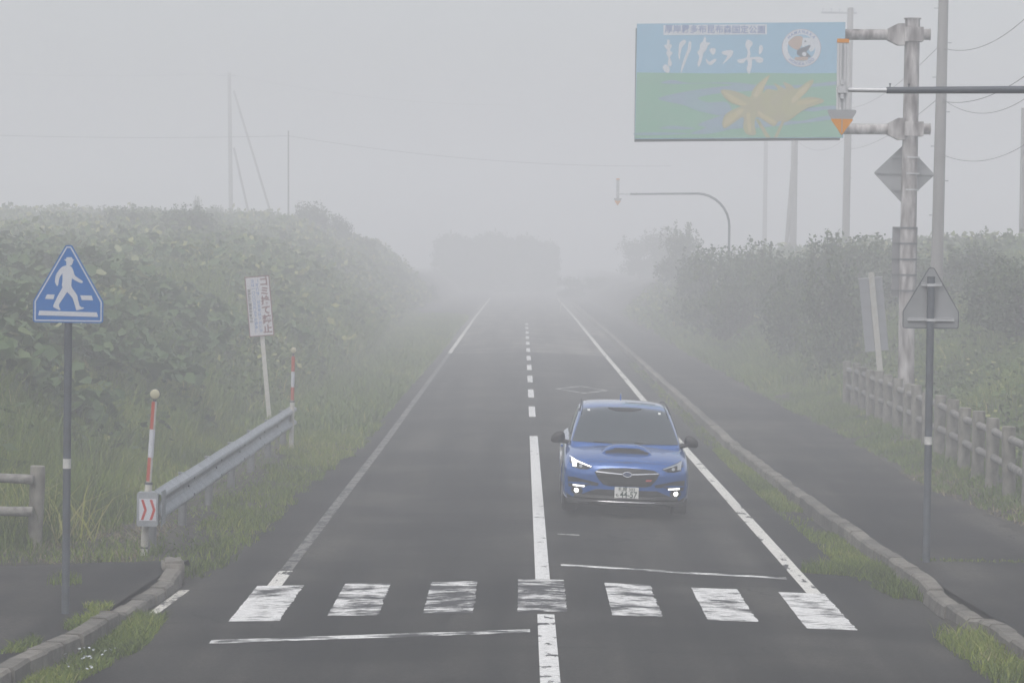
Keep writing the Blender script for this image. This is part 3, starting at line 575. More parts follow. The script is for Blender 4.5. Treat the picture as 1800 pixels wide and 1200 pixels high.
for k in range(5):
    z = .71-k*.33; MB().tube([(.05, -.22, z+.02), (.05, -.22, z-.02)], .187, 20).build('strap', M_edge, ns); MB().box((0, -.03, z), (.52, .03, .035)).build('bracket', M_edge, ns)
# ---- overhead arrow markers
M_ayel = flat('arrow_orange', (.60, .25, .035), .5); M_arow = flat('arrow_white', (.52, .53, .54), .5); M_arpl = flat('arrow_grey', (.33, .34, .35), .5, .2)
def marker(Y, pxs, label, Xpole, s0=None, near=True):
    tipx, topy, tipy, army = pxs; s = px2m(Y); o = at(tipx, army, Y); zb_ = base_z(Xpole, Y)
    r = empty('overhead_marker', (Xpole, Y, zb_), label, 'road marker', 'arrow markers on cantilever arms over the road edge')
    O_ = Vector(r.location); z = lambda py: at(tipx, py, Y).z-O_.z; c = o-O_; k = (topy-tipy)/(-168)
    def X(dx): return c.x+dx*s0
    s0 = (z(topy)-z(tipy))/168
    sh = MB(); 
    for dx in (-9.5, -3.5, 3.5, 9.5): pass
    sh.prism([(X(-10.5), z(topy)), (X(9.5), z(topy)), (X(9.5), z(topy)-130*s0), (X(-10.5), z(topy)-130*s0)], -.055, -.045); pl_ = sh.build('marker_shaft', M_arow, r)
    MB().prism([(X(-11), z(topy)), (X(10), z(topy)), (X(10), z(topy)-7*s0), (X(-11), z(topy)-7*s0)], -.06, -.056).build('orange_cap', M_ayel, pl_)
    ln = MB()
    for dx in (-6, 6): ln.prism([(X(dx-.5), z(topy)-8*s0), (X(dx+.5), z(topy)-8*s0), (X(dx+.5), z(topy)-128*s0), (X(dx-.5), z(topy)-128*s0)], -.0565, -.0555)
    ln.prism([(X(-2), z(topy)-8*s0), (X(1), z(topy)-8*s0), (X(1), z(topy)-128*s0), (X(-2), z(topy)-128*s0)], -.068, -.0555); ln.build('channel', M_arpl, pl_)
    hd = MB(); hd.prism(round_poly([(X(-28), z(topy)-124*s0), (X(27), z(topy)-124*s0), (X(0), z(topy)-169*s0), (X(-1), z(topy)-169*s0)], 4*s0), -.075, -.06); h_ = hd.build('arrow_head', M_arpl, r)
    MB().prism(round_poly([(X(-21), z(topy)-140*s0), (X(20), z(topy)-140*s0), (X(0), z(topy)-167.5*s0), (X(-1), z(topy)-167.5*s0)], 2*s0), -.079, -.0755).build('orange_triangle', M_ayel, h_)
    MB().prism([(X(-1.2), z(topy)-132*s0), (X(.4), z(topy)-132*s0), (X(.4), z(topy)-164*s0), (X(-1.2), z(topy)-164*s0)], -.0815, -.0795).build('centre_rib', M_arpl, h_)
    a = MB().tube([(X(-10), 0, c.z), (X(82), 0, c.z+.02*0)], .024, 12).build('inner_arm', M_alu, r, True)
    cl = MB()
    for dz in (-12, 12): cl.box((X(-1), -.06, c.z+dz*s0), (.035, .06, .05))
    cl.box((X(-1), -.055, c.z), (.08, .07, .075)); cl.build('clamp', M_alu, a)
    pts = [(X(78), 0, c.z), ((X(78)-1.3)/2, 0, c.z+.03), (-1.3, 0, c.z+.06)]
    for q in range(1, 9): an = q/8*math.pi/2; pts.append((-1.3+1.3*math.sin(an), 0, c.z+.06-1.3*(1-math.cos(an))))
    pts += [(0, 0, 1.2)]
    MB().tube(pts, [.034, .04, .045]+[.048]*8+[.055], 14).build('outer_arm', M_dkgrey if near else M_galv_dk, r, True)
    MB().tube([(0, 0, -.3), (0, 0, 1.9)], .075, 14).build('base_sleeve', M_galv_dk, r, True)
    bb = MB()
    for dx in (84, 117): bb.tube([(X(dx), 0, c.z), (X(dx), 0, c.z+.07)], .006, 6); bb.tube([(X(dx), 0, c.z+.06), (X(dx), 0, c.z+.07)], .012, 8)
    bb.build('bolts', M_edge, r)
    return r
marker(32.0, (1480, 69, 238, 158), 'nearest overhead arrow marker, orange and white, on a grey arm in front of the billboard', 8.3)
r = marker(125.0, (1086, 314, 361, 341), 'distant hazy overhead arrow marker on a curved arm above the right bank bushes', at(1282, 400, 125).x, near=False)
# ---- utility poles
def upole(x0, y0, x1, y1, Y, dia, label, arm=0, thin=False, stay=(), off=0):
    b, t_ = at(x0, y0, Y), at(x1, y1, Y); d = (t_-b)/(t_.z-b.z); zb_ = base_z(b.x, Y)-.3; B = b+d*(zb_-b.z)
    r = empty('utility_pole', B, label, 'utility pole', 'power line poles in the fog')
    T = t_-B; MB().tube([(0, 0, 0), tuple(T*.5), tuple(T)], [dia*.56, dia*.5, dia*.42], 14).build('shaft', M_conc_pole, r, True)
    for k in range(arm):
        a_ = MB(); z = T.z-.25-k*.7; a_.box((-.5+off, 0, z), (1.7, .09, .09)); ar = a_.build('crossarm', M_galv, r)
        ins = MB()
        for dx in (-1.25, -.85, -.45, .25): ins.tube([(dx+off, 0, z+.04), (dx+off, 0, z+.12), (dx+off, 0, z+.2)], [.05, .035, .055], 8)
        ins.build('insulators', M_signwhite, ar)
    if not thin:
        st = MB()
        for k in range(9):
            z = 2.5+k*.9
            if z < T.z-1: p = T*(z/T.z); st.tube([(p.x-(.24 if k % 2 else -.24), 0, z), (p.x, 0, z)], .012, 5)
        st.build('step_bolts', M_galv, r)
    for (xa, ya, xb, yb) in stay:
        p, q = at(xa, ya, Y)-B, at(xb, yb, Y)-B; q = q+(q-p)*.25; q = p+(q-p); MB().tube([p, q], .11 if Y < 190 else .09, 8).build('brace_strut', M_conc_pole, r, True)
    return r, B+T
A_, At = upole(1648, 430, 1660, -60, 82, .30, 'nearest tall concrete utility pole, right of the stained billboard column', 1)
B_, Bt = upole(1487, 400, 1495, 14, 150, .34, 'hazy utility pole with crossarm rising behind the right edge of the billboard', 1)
C_, Ct = upole(1394, 410, 1399, 120, 175, .38, 'utility pole showing below the middle right of the billboard, with a thin strut', 1, stay=((1393, 300, 1384, 410),))
D_, Dt = upole(1344, 420, 1347, 200, 260, .36, 'very faint utility pole below the billboard, left of the pole with the strut', 0)
E_, Et = upole(1796, 400, 1799, 190, 125, .20, 'thin faint pole at the right edge above the bushes', 0, True)
F_, Ft = upole(406, 375, 403, 128, 245, .33, 'faint tall pole propped by two slanting struts on the left hill', 1, stay=((411, 160, 477, 378), (411, 260, 438, 378)))
G_, Gt = upole(507, 378, 507, 230, 180, .10, 'thin bare pole beside the round bush on the left hill', 0, True)
# ---- wires
M_wire = flat('cable_black', (.05, .05, .055), .6)
def wire(p, q, sag, r, label):
    p, q = Vector(p), Vector(q); mb = MB(); N = 20
    c = p; pts = [p.lerp(q, k/N)-Vector((0, 0, sag*4*(k/N)*(1-k/N)))-p for k in range(N+1)]
    o = mb.tube(pts, r, 5).build('power_line', M_wire); o.location = p; tag(o, label, 'cable', 'overhead lines in the fog'); return o
wire(at(1658, 85, 82), at(1830, 5, 68), .4, .008, 'overhead line running up to the right from the nearest utility pole, topmost')
wire(at(1655, 178, 82), at(1830, 112, 66), .3, .009, 'overhead line right of the nearest utility pole at the height of the grey arm')
wire(at(1654, 172, 82), at(1830, 152, 70), .5, .007, 'sagging overhead line just below the grey arm, right of the nearest pole')
wire(at(1652, 270, 82), at(1840, 225, 75), .45, .007, 'lowest sagging line right of the nearest utility pole')
wire(at(1495, 190, 150), at(1654, 78, 82), .35, .008, 'overhead line rising from behind the billboard to the nearest utility pole')
wire(at(1495, 262, 150), at(1653, 170, 82), .3, .008, 'second line rising behind the stained column towards the nearest pole')
wire(at(1398, 245, 175), at(1495, 235, 150), .7, .007, 'short sagging line below the right corner of the billboard')
wire(at(-60, 236, 190), at(507, 239, 180), .15, .010, 'faint line crossing the left sky to the thin bare pole')
wire(at(507, 239, 180), at(1180, 292, 190), .5, .009, 'faint line running right from the thin bare pole across the foggy sky')
wire(at(380, 130, 245), at(-60, 128, 245), .2, .010, 'very faint line left of the top of the propped pole')
wire(at(410, 132, 245), at(900, 185, 255), .6, .010, 'very faint line right of the top of the propped pole')
# ---- fences of imitation logs
def log(mb, a, b, r, n=14, wob=.006, k=6):
    a, b = Vector(a), Vector(b); pts = []; rs = []
    for i in range(k+1):
        p = a.lerp(b, i/k)+Vector((random.uniform(-wob, wob), random.uniform(-wob, wob), random.uniform(-wob, wob))); pts.append(p); rs.append(r*random.uniform(.95, 1.05))
    mb.tube([pts[0]+(pts[0]-pts[1]).normalized()*.012]+pts+[pts[-1]+(pts[-1]-pts[-2]).normalized()*.012], [r*.8]+rs+[r*.8], n)
    return mb
fx = lambda Y: float(np.interp(Y, [30, 41, 46, 60, 72], [6.95, 6.98, 7.06, 7.42, 7.62])); 
rf = empty('log_fence', (fx(56), 56, .2), 'long grey log style fence running away along the right pavement', 'fence'); O = Vector(rf.location)
ypos = [30+1.87*k for k in range(24)]
for i, y in enumerate(ypos):
    zb_ = base_z(fx(y), y); tilt = random.uniform(-.03, .03)
    log(MB(), Vector((fx(y), y, zb_-.2))-O, Vector((fx(y)+tilt, y, zb_+1.0+random.uniform(-.04, .05)))-O, .10).build('post', M_log, rf, True)
    if i < len(ypos)-1:
        y2 = ypos[i+1]; z2 = base_z(fx(y2), y2)
        for h in (.82, .43):
            d = Vector((fx(y2)-fx(y), y2-y, z2-zb_)).normalized(); p = Vector((fx(y)+.01, y, zb_+h+random.uniform(-.02, .02)))-O; q = Vector((fx(y2)+.01, y2, z2+h+random.uniform(-.02, .02)))-O
            log(MB(), p+d*.05, q-d*.05, .056).build('rail', M_logend, rf, True)
pe = at(60, 962, 36.9); lf = empty('log_fence', (pe.x, 36.9, .02), 'weathered log style fence ending at the left edge beside the blue sign', 'fence')
for k in range(3):
    log(MB(), (-2.0*k-.02*k, .1*k, -.2), (-2.0*k+.04, .1*k, .97), .088).build('post', M_log, lf, True)
    if k < 2:
        for h in (.83, .45): log(MB(), (-2.0*k+(.0 if k == 0 else -.1), -.13+.1*k, h), (-2.0*k-2.0, -.13+.1*k, h+.015), .058).build('rail', M_logend, lf, True)
st_ = MB().tube([(0, 0, -.1), (0, 0, .6)], .04, 8).build('marker_stake', M_whpost); p = at(985, 545, 215); st_.location = (p.x, 215, p.z); tag(st_, 'tiny white stake far off at the right side of the road end', 'stake')
# ================================================================== VEGETATION
G1 = [(0, (.045, .068, .014)), (.35, (.11, .165, .022)), (.7, (.21, .265, .035)), (.9, (.32, .33, .075)), (1, (.38, .34, .18))]
M_grass = foliage('grass_blades', G1, .3)
M_grass2 = foliage('meadow_grass', [(0, (0.064, 0.100, 0.022)), (.4, (0.112, 0.172, 0.034)), (.8, (0.190, 0.244, 0.055)), (1, (0.399, 0.360, 0.134))], .3)
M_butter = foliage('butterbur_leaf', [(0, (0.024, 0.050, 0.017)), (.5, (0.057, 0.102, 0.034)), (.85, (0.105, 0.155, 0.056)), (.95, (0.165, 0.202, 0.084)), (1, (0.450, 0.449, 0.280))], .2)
M_shrub = foliage('shrub_leaf', [(0, (0.019, 0.038, 0.014)), (.5, (0.046, 0.080, 0.026)), (1, (0.108, 0.147, 0.046))], .2)
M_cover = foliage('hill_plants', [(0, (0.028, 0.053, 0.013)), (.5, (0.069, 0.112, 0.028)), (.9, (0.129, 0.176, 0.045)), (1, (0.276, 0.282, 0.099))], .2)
M_straw = foliage('dry_straw', [(0, (.14, .11, .06)), (.5, (.22, .18, .10)), (1, (.32, .28, .18))], .2)
M_bark = mat('bark', (.05, .04, .03), .9, 0, (.03, .025, .02), 6)
def scatter(n, x0, x1, y0, y1, keep=None, clump=None, seed=0):
    X = rng.uniform(x0, x1, n); Y = rng.uniform(y0, y1, n); k = np.ones(n, bool)
    if keep is not None: k &= keep(X, Y)
    if clump: k &= (vnoise(X*clump, Y*clump, 31+seed)+.5)*.8+.35*rng.random(n) > .42
    return X[k], Y[k]
def blades(name, X, Y, h, w, m, label, v=None, lean=.35, z0=None, off=0.0):
    n = len(X); Z = (zground(X, Y) if z0 is None else z0)-.02+off
    a = rng.uniform(0, 2*np.pi, n); dx, dy = np.cos(a)*w/2, np.sin(a)*w/2; b = rng.uniform(0, 2*np.pi, n); L = lean*h*rng.uniform(.2, 1.6, n); lx, ly = np.cos(b)*L, np.sin(b)*L
    V = np.empty((n, 5, 3)); V[:, 0] = np.stack([X-dx, Y-dy, Z], 1); V[:, 1] = np.stack([X+dx, Y+dy, Z], 1)
    V[:, 2] = np.stack([X+dx*.7+lx*.35, Y+dy*.7+ly*.35, Z+h*.6], 1); V[:, 3] = np.stack([X-dx*.7+lx*.35, Y-dy*.7+ly*.35, Z+h*.6], 1); V[:, 4] = np.stack([X+lx, Y+ly, Z+h*.95], 1)
    i = np.arange(n)*5; F = np.stack([i, i+1, i+2, i+3, i+3, i+2, i+4], 1).ravel(); C = np.tile([4, 3], n)
    if v is None: v = np.clip(.42+.5*vnoise(X*.9, Y*.5, 41)+.3*rng.standard_normal(n)*.6, 0, 1)
    o = npmesh(name, V.reshape(-1, 3), F, C, m, np.repeat(v, 2)); tag(o, label, None, None, 'stuff'); return o
def leaves(name, P_, r, m, label, v, kind='stuff', flatness=.5, k=4, cup=.25, parent=None, up=None):
    n = len(P_); N_ = rng.standard_normal((n, 3)); N_[:, 2] = np.abs(N_[:, 2])+flatness*2
    if up is not None: N_ += up
    N_ /= np.linalg.norm(N_, axis=1)[:, None]; T = np.cross(N_, rng.standard_normal((n, 3))); T /= np.linalg.norm(T, axis=1)[:, None]; B = np.cross(N_, T)
    if k == 4:
        V = np.stack([P_-T*r[:, None], P_-B*r[:, None]*.55, P_+T*r[:, None], P_+B*r[:, None]*.55], 1); i = np.arange(n)*4
        F = np.stack([i, i+1, i+2, i+3], 1).ravel(); C = np.full(n, 4); vv = v
    else:
        ring = []
        for q in range(k):
            an = 2*np.pi*q/k; rr = r*(1+.12*np.sin(3*an+1))*rng.uniform(.85, 1.15, n)*(.45 if q == 0 else 1)
            ring.append(P_+(T*math.cos(an)+B*math.sin(an))*rr[:, None]+N_*(cup*r*rng.uniform(.2, 1.3, n))[:, None])
        V = np.stack([P_]+ring, 1); i = np.arange(n)*(k+1); F = np.stack([np.stack([i, i+1+q, i+1+(q+1) % k], 1) for q in range(k)], 1).ravel(); C = np.full(n*k, 3); vv = np.repeat(v, k)
    o = npmesh(name, V.reshape(-1, 3), F, C, m, vv, parent)
    if label: tag(o, label, None, None, kind)
    return o
x0L = lambda Y: np.interp(Y, [0, 35, 50, 80, 110, 170, 260], [7.4, 6.9, 6.2, 5.3, 5.2, 6.3, 6.6])
x0R = lambda Y: np.interp(Y, [0, 40, 70, 110, 150], [7.4, 7.2, 7.9, 6.8, 5.9])
# tall grass behind the rail and log fence
X, Y = scatter(80000, -10.5, -4.75, 36.3, 64, lambda X, Y: (-X > 4.95+.35*vnoise(Y*1.5, X*0, 51)+np.interp(Y, [36, 40], [.7, 0])) & (-X < x0L(Y)+2.6+vnoise(X*.7, Y*.7, 8)*2.2), None)
t_ = np.clip((-X-4.9)/1.2, .35, 1); blades('tall_grass', X, Y, rng.uniform(.14, .46, len(X))*(.6+.9*(vnoise(X*1.7, Y*1.2, 77)+.5))*t_, rng.uniform(.009, .02, len(X)), M_grass, 'tall yellow green grass behind the guard rail', lean=.55)
X, Y = scatter(9000, -10.5, -5.6, 36.8, 45, lambda X, Y: rng.random(len(X)) < .9, .9, 3); blades('tall_grass', X, Y, rng.uniform(.35, .85, len(X)), rng.uniform(.008, .016, len(X)), M_grass, 'tallest arching grass around the left log fence', lean=.6)
X, Y = scatter(150, -7.6, -5.1, 37.2, 39.5); blades('reed_leaves', X, Y, rng.uniform(.45, .95, len(X)), rng.uniform(.012, .024, len(X)), M_grass, 'pale arching reed leaves beside the left log fence', v=rng.uniform(.86, .98, len(X)), lean=.9)
# short verge grass, left
ed = lambda Y: 3.28+.3*(1-sstep(34.5, 38, Y))-.3*sstep(46, 62, Y)+.15*sstep(120, 170, Y)
def vk(X, Y):
    u = -X-ed(Y); w = np.interp(Y, [35, 40, 55, 70], [.55, .75, 1.1, 3]); return (u > .02+.25*vnoise(Y*2, Y*0, 61)) & (u < w+.5*vnoise(Y*1.1, X*1.5, 62))
X, Y = scatter(60000, -6, -2.9, 34.9, 68, vk, 1.6, 5); blades('verge_grass', X, Y, rng.uniform(.05, .17, len(X)), rng.uniform(.008, .02, len(X)), M_grass, 'short green grass creeping over the left road edge', lean=.6)
X, Y = scatter(9000, -6.5, -3.4, 35.2, 62, lambda X, Y: -X > ed(Y)+.3, 2.3, 6); blades('verge_grass', X, Y, rng.uniform(.03, .10, len(X)), rng.uniform(.012, .03, len(X)), M_grass2, 'sparse low weeds on the bare soil under the guard rail', lean=1.2)
X, Y = scatter(60000, -7.5, -2.9, 62, 190, lambda X, Y: (-X > ed(Y)+.1) & (-X < x0L(Y)+1.2)); blades('verge_grass', X, Y, rng.uniform(.1, .4, len(X)), rng.uniform(.03, .06, len(X)), M_grass2, 'pale grass along the left road edge into the fog', lean=.6)
# dry straw
X, Y = scatter(5200, -9.5, -3.9, 34.4, 40, lambda X, Y: (-X > 4.0+.4*(Y > 35.5)) & ~((Y < 35.0) & (-X < 7)), 1.2, 7)
blades('dry_straw', X, Y, rng.uniform(.02, .12, len(X)), rng.uniform(.008, .018, len(X)), M_straw, 'dry straw along the back edge of the left pavement', v=rng.random(len(X)), lean=2.2, off=.01)
X, Y = scatter(3500, -9.5, -4.2, 34.5, 37.5, lambda X, Y: (Y > 34.9+.35*vnoise(X*1.5, Y*0, 71)), 1.3, 8); blades('verge_grass', X, Y, rng.uniform(.05, .22, len(X)), rng.uniform(.008, .016, len(X)), M_grass, 'ragged grass behind the left pavement', lean=.7)
# butterbur bank
X, Y = scatter(42000, -19, -5.4, 41, 118, lambda X, Y: (-X > x0L(Y)+.5+1.4*vnoise(X*.6, Y*.4, 8)+np.interp(Y, [41, 60], [1.1, .2])) & (-X < x0L(Y)+11) & (rng.random(len(X)) < np.interp(Y, [62, 92], [1, .10])) & (vnoise(X*.45+3, Y*.28, 15)+.12*rng.random(len(X)) > -.20), None)
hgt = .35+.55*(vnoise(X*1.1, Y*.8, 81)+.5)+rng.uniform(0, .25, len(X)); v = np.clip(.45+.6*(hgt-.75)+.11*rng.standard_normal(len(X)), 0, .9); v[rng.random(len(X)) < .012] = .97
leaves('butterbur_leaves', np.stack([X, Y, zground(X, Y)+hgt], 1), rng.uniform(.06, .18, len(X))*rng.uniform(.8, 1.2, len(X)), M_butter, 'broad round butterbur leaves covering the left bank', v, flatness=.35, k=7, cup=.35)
X, Y = scatter(22000, -19, -5.4, 41, 112, lambda X, Y: (-X > x0L(Y)+.4+1.4*vnoise(X*.6, Y*.4, 8)) & (-X < x0L(Y)+11)); leaves('undergrowth', np.stack([X, Y, zground(X, Y)+rng.uniform(0, .55, len(X))], 1), rng.uniform(.06, .16, len(X)), M_cover, 'low undergrowth between the butterbur leaves', np.clip(.4+.3*rng.standard_normal(len(X)), 0, 1))
X, Y = scatter(70000, -18, -5.0, 42, 125, lambda X, Y: (-X > x0L(Y)+.1) & (-X < x0L(Y)+10)); blades('bank_grass', X, Y, rng.uniform(.3, .95, len(X))*(.6+.8*(vnoise(X*.9, Y*.6, 88)+.5)), rng.uniform(.012, .026, len(X))*Y/55, M_grass2, 'long grass growing up between the plants of the left bank', lean=.6)
# hill cover beyond
def cover(name, n, x0, x1, y0, y1, keep, hmax, rmin, rmax, label):
    X, Y = scatter(n, x0, x1, y0, y1, keep); h = rng.random(len(X))**.7*hmax*(.35+1.1*(vnoise(X*.8, Y*.5, 91)+.5))
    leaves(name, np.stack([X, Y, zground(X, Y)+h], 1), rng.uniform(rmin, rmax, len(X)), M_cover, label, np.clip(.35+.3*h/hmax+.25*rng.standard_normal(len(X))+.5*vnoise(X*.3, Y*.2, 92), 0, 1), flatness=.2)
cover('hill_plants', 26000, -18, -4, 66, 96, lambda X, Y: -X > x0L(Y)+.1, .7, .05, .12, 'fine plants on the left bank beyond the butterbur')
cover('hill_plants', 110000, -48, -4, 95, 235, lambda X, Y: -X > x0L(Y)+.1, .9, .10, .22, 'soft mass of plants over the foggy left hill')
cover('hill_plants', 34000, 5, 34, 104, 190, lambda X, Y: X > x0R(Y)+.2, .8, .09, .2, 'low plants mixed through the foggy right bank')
# right meadow and verges
X, Y = scatter(120000, 7.2, 21, 36, 112, lambda X, Y: (X > x0R(Y)+.05+.15*vnoise(Y*2, X*0, 13)) & (X < 6.5+.165*Y), None); s_h = (.5+.9*(vnoise(X*1.1, Y*.6, 101)+.5))
blades('meadow_grass', X, Y, rng.uniform(.14, .42, len(X))*s_h, rng.uniform(.014, .03, len(X))*(Y/60), M_grass2, 'rough grass on the bank behind the right fence', lean=.6)
X, Y = scatter(26000, 7.0, 20, 36, 100, lambda X, Y: (X > x0R(Y)+.2) & (X < 6.5+.165*Y), .9, 21); leaves('meadow_weeds', np.stack([X, Y, zground(X, Y)+rng.uniform(.05, .5, len(X))], 1), rng.uniform(.04, .10, len(X)), M_cover, 'broad leaved weeds in the right bank grass', np.clip(.5+.3*rng.standard_normal(len(X)), 0, 1))
sr = lambda Y: np.interp(Y, [20, 30, 36, 42, 49, 63, 74, 300], [8.5, 8.0, 7.15, 6.75, 6.45, 6.65, 6.45, 6.3])
X, Y = scatter(52000, 6.1, 8.2, 36, 84, lambda X, Y: (X > sr(Y)-.1+.3*vnoise(Y*1.7, X*2, 111)) & (X < x0R(Y)+.2), 1.5, 12); blades('verge_grass', X, Y, rng.uniform(.04, .15, len(X)), rng.uniform(.010, .024, len(X)), M_grass2, 'short grass along the foot of the right log fence', lean=.7)
X, Y = scatter(3600, 6.3, 8.0, 36, 52, lambda X, Y: np.abs(X-sr(Y)-.1) < .3, 1.5, 13); blades('dry_straw', X, Y, rng.uniform(.02, .10, len(X)), rng.uniform(.008, .02, len(X)), M_straw, 'dry straw beside the right pavement edge', v=rng.random(len(X)), lean=2., off=.02)
X, Y = scatter(52000, 6.0, 9, 84, 190, lambda X, Y: (X > sr(Y)-.1+.3*vnoise(Y*.7, X*2, 111)) & (X < x0R(Y)+.9)); blades('verge_grass', X, Y, rng.uniform(.1, .5, len(X)), rng.uniform(.03, .06, len(X)), M_grass2, 'pale grass beside the far right pavement', lean=.6)
# weeds in the gutters
rkv = lambda Y: np.interp(Y, [20, 28.1, 30.3, 33.0, 36, 45, 58, 94, 130, 400], [4.75, 4.52, 4.47, 4.37, 4.30, 4.12, 3.95, 4.02, 4.1, 4.2])
def gut(n, y0, y1, wf, h0, h1, label, seed, thr=1.7):
    Y = rng.uniform(y0, y1, n); X = rkv(Y)-rng.random(n)**1.7*wf(Y); k = vnoise(Y*thr, X*1.2, seed)+.5+.3*rng.random(n) > .52
    X, Y = X[k], Y[k]; blades('kerb_weeds', X, Y, rng.uniform(h0, h1, len(X)), rng.uniform(.008, .018, len(X)), M_grass, label, lean=.7, z0=zroad(X))
gut(17000, 36.2, 60, lambda Y: np.interp(Y, [36, 40, 50, 60], [.5, .42, .36, .25]), .03, .12, 'weeds along the foot of the right kerb', 121, 1.0)
gut(4200, 33.6, 37.2, lambda Y: np.interp(Y, [33.5, 36.2, 37.2], [.25, .5, .9]), .04, .2, 'thicker weed clump where the right kerb bends', 122)
gut(2600, 60, 110, lambda Y: .3+Y*0, .04, .14, 'sparse far weeds along the right kerb', 123)
gut(4200, 24, 30.3, lambda Y: .45+Y*0, .05, .22, 'bright tufts at the foot of the nearest right kerb stones', 124)
X, Y = scatter(4000, 3.3, 4.4, 35.95, 36.9, lambda X, Y: np.abs(Y-36.35-.1*vnoise(X*3, X*0, 7)) < .3*(X-3.1)+.06); blades('kerb_weeds', X, Y, rng.uniform(.04, .17, len(X)), rng.uniform(.008, .016, len(X)), M_grass, 'strip of weeds across the shoulder from edge line to right kerb', z0=zroad(X))
X, Y = scatter(1500, 4.7, 8, 36.25, 36.5, None, 2.5, 15); blades('kerb_weeds', X, Y, rng.uniform(.02, .07, len(X)), rng.uniform(.008, .016, len(X)), M_grass, 'thin weeds in the joint across the right pavement', z0=X*0+.075)
Y = rng.uniform(24, 30.9, 9000); lkv = np.interp(Y, [20, 26.2, 28.3, 30.3, 33.7, 35.4], [4.5, 4.08, 3.86, 3.78, 3.66, 3.55]); X = -lkv+rng.random(9000)**1.5*np.interp(Y, [24, 27, 29, 30.5], [.35, .4, .42, .3]); k = (vnoise(Y*1.3, X*2, 131)+.5+.35*rng.random(9000) > .5); X, Y = X[k], Y[k]
blades('kerb_weeds', X, Y, rng.uniform(.03, .15, len(X)), rng.uniform(.008, .018, len(X)), M_grass, 'weeds in the gutter of the left kerb', z0=zroad(X), lean=.8)
Y = rng.uniform(24, 30.6, 4500); lkv = np.interp(Y, [20, 26.2, 28.3, 30.3, 33.7, 35.4], [4.5, 4.08, 3.86, 3.78, 3.66, 3.55]); X = -lkv-.2-rng.random(4500)**1.5*.25; k = (vnoise(Y*1.1, X*2, 133)+.5 > .5); X, Y = X[k], Y[k]
blades('kerb_weeds', X, Y, rng.uniform(.02, .11, len(X)), rng.uniform(.008, .018, len(X)), M_grass, 'weeds behind the top of the left kerb', z0=X*0+.06, lean=.8)
X = rng.normal(-4.72, .07, 160); Y = rng.normal(32.6, .12, 160); blades('kerb_weeds', X, Y, rng.uniform(.05, .2, 160), rng.uniform(.008, .014, 160), M_grass, 'lone weed tuft on the left pavement', z0=X*0+.06)
Y = rng.uniform(26.5, 28.2, 26); X = -4.0+rng.uniform(.05, .4, 26); leaves('clover_flowers', np.stack([X, Y, zroad(X)+rng.uniform(.06, .12, 26)], 1), np.full(26, .014), M_signwhite, 'tiny white clover flowers in the left gutter', np.ones(26), k=6, cup=.5)
# broken raised stone at the end of the left kerb
def rock(name, c, d, m, label, cat, rz=0, seed=0, parent=None):
    b_ = bmesh.new(); bmesh.ops.create_cube(b_, size=1); bmesh.ops.bevel(b_, geom=list(b_.edges), offset=.12, segments=2, affect='EDGES'); bmesh.ops.subdivide_edges(b_, edges=list(b_.edges), cuts=2, use_grid_fill=True); r_ = random.Random(seed)
    for v in b_.verts: v.co = Vector((v.co.x*d[0], v.co.y*d[1], v.co.z*d[2]))*(1+r_.uniform(-.05, .05))
    me = bpy.data.meshes.new(name); b_.to_mesh(me); b_.free(); me.materials.append(m); me.shade_smooth(); o = bpy.data.objects.new(name, me); COL.objects.link(o); o.location = c; o.rotation_euler.z = rz; tag(o, label, cat); return o
p = at(300, 1005, 34.6); rock('kerb_stone', (-3.80, 34.35, .02), (.24, .55, .30), M_conc, 'loose worn kerb stone with white paint flecks at the left pavement corner', 'kerb stone', .15, 1)
# ---- shrubs and trees
def shrub_proto(name, seed, lobes, nleaf, lr, boxy=False, stem_h=.35):
    r_ = np.random.default_rng(seed); root = empty(name, (0, 0, 0)); pts = []; vv = []
    for q in range(lobes):
        if boxy: c = np.array([r_.uniform(-.36, .36), r_.uniform(-.2, .2), r_.uniform(.1, .80)]); rad = r_.uniform(.17, .22)
        else:
            an = r_.uniform(0, 2*np.pi); rr = r_.uniform(0, .34); c = np.array([rr*math.cos(an), rr*math.sin(an), r_.uniform(.2, .8-.5*rr)]); rad = r_.uniform(.13, .27)
        n = int(nleaf/lobes); d = r_.standard_normal((n, 3)); d /= np.linalg.norm(d, axis=1)[:, None]; d[:, 2] *= .85
        rr_ = rad*r_.random(n)**.35*(1+.25*r_.standard_normal(n)*.6); pts.append(c+d*rr_[:, None]); vv.append(np.clip(.45+.5*r_.standard_normal()*.4+.25*r_.standard_normal(n), 0, 1))
    n = nleaf//9
    sp = r_.integers(0, 26, n); ang = r_.uniform(0, 2*np.pi, 26); bx_ = r_.uniform(.1, .42, 26); top_ = r_.uniform(.85, 1.08, 26)*(1-.5*bx_**2); tt = r_.random(n)*.3
    if boxy: top_ = top_*.9
    pts.append(np.stack([np.cos(ang[sp])*bx_[sp]+r_.normal(0, .018, n), np.sin(ang[sp])*bx_[sp]+r_.normal(0, .018, n), top_[sp]-tt], 1)); vv.append(r_.random(n))
    P_ = np.concatenate(pts); v = np.concatenate(vv); P_[:, 2] = np.maximum(P_[:, 2], .01)
    leaves('crown', P_, r_.uniform(lr*.6, lr*1.3, len(P_)), M_shrub, None, v, flatness=.1, parent=root)
    st = MB(); st.tube([(0, 0, -.15), (.01, 0, stem_h)], [.028, .018], 7)
    for k in range(6):
        a = k*1.05; st.tube([(.01, 0, stem_h*.5), (.12*math.cos(a), .12*math.sin(a), stem_h), (.28*math.cos(a), .28*math.sin(a), .7)], [.014, .010, .004], 5)
    st.build('trunk' if boxy else 'stem', M_bark, root); return root
protos = [shrub_proto('shrub', 5+k, 12+k*3, 5200, .026) for k in range(4)]; used = [False]*4
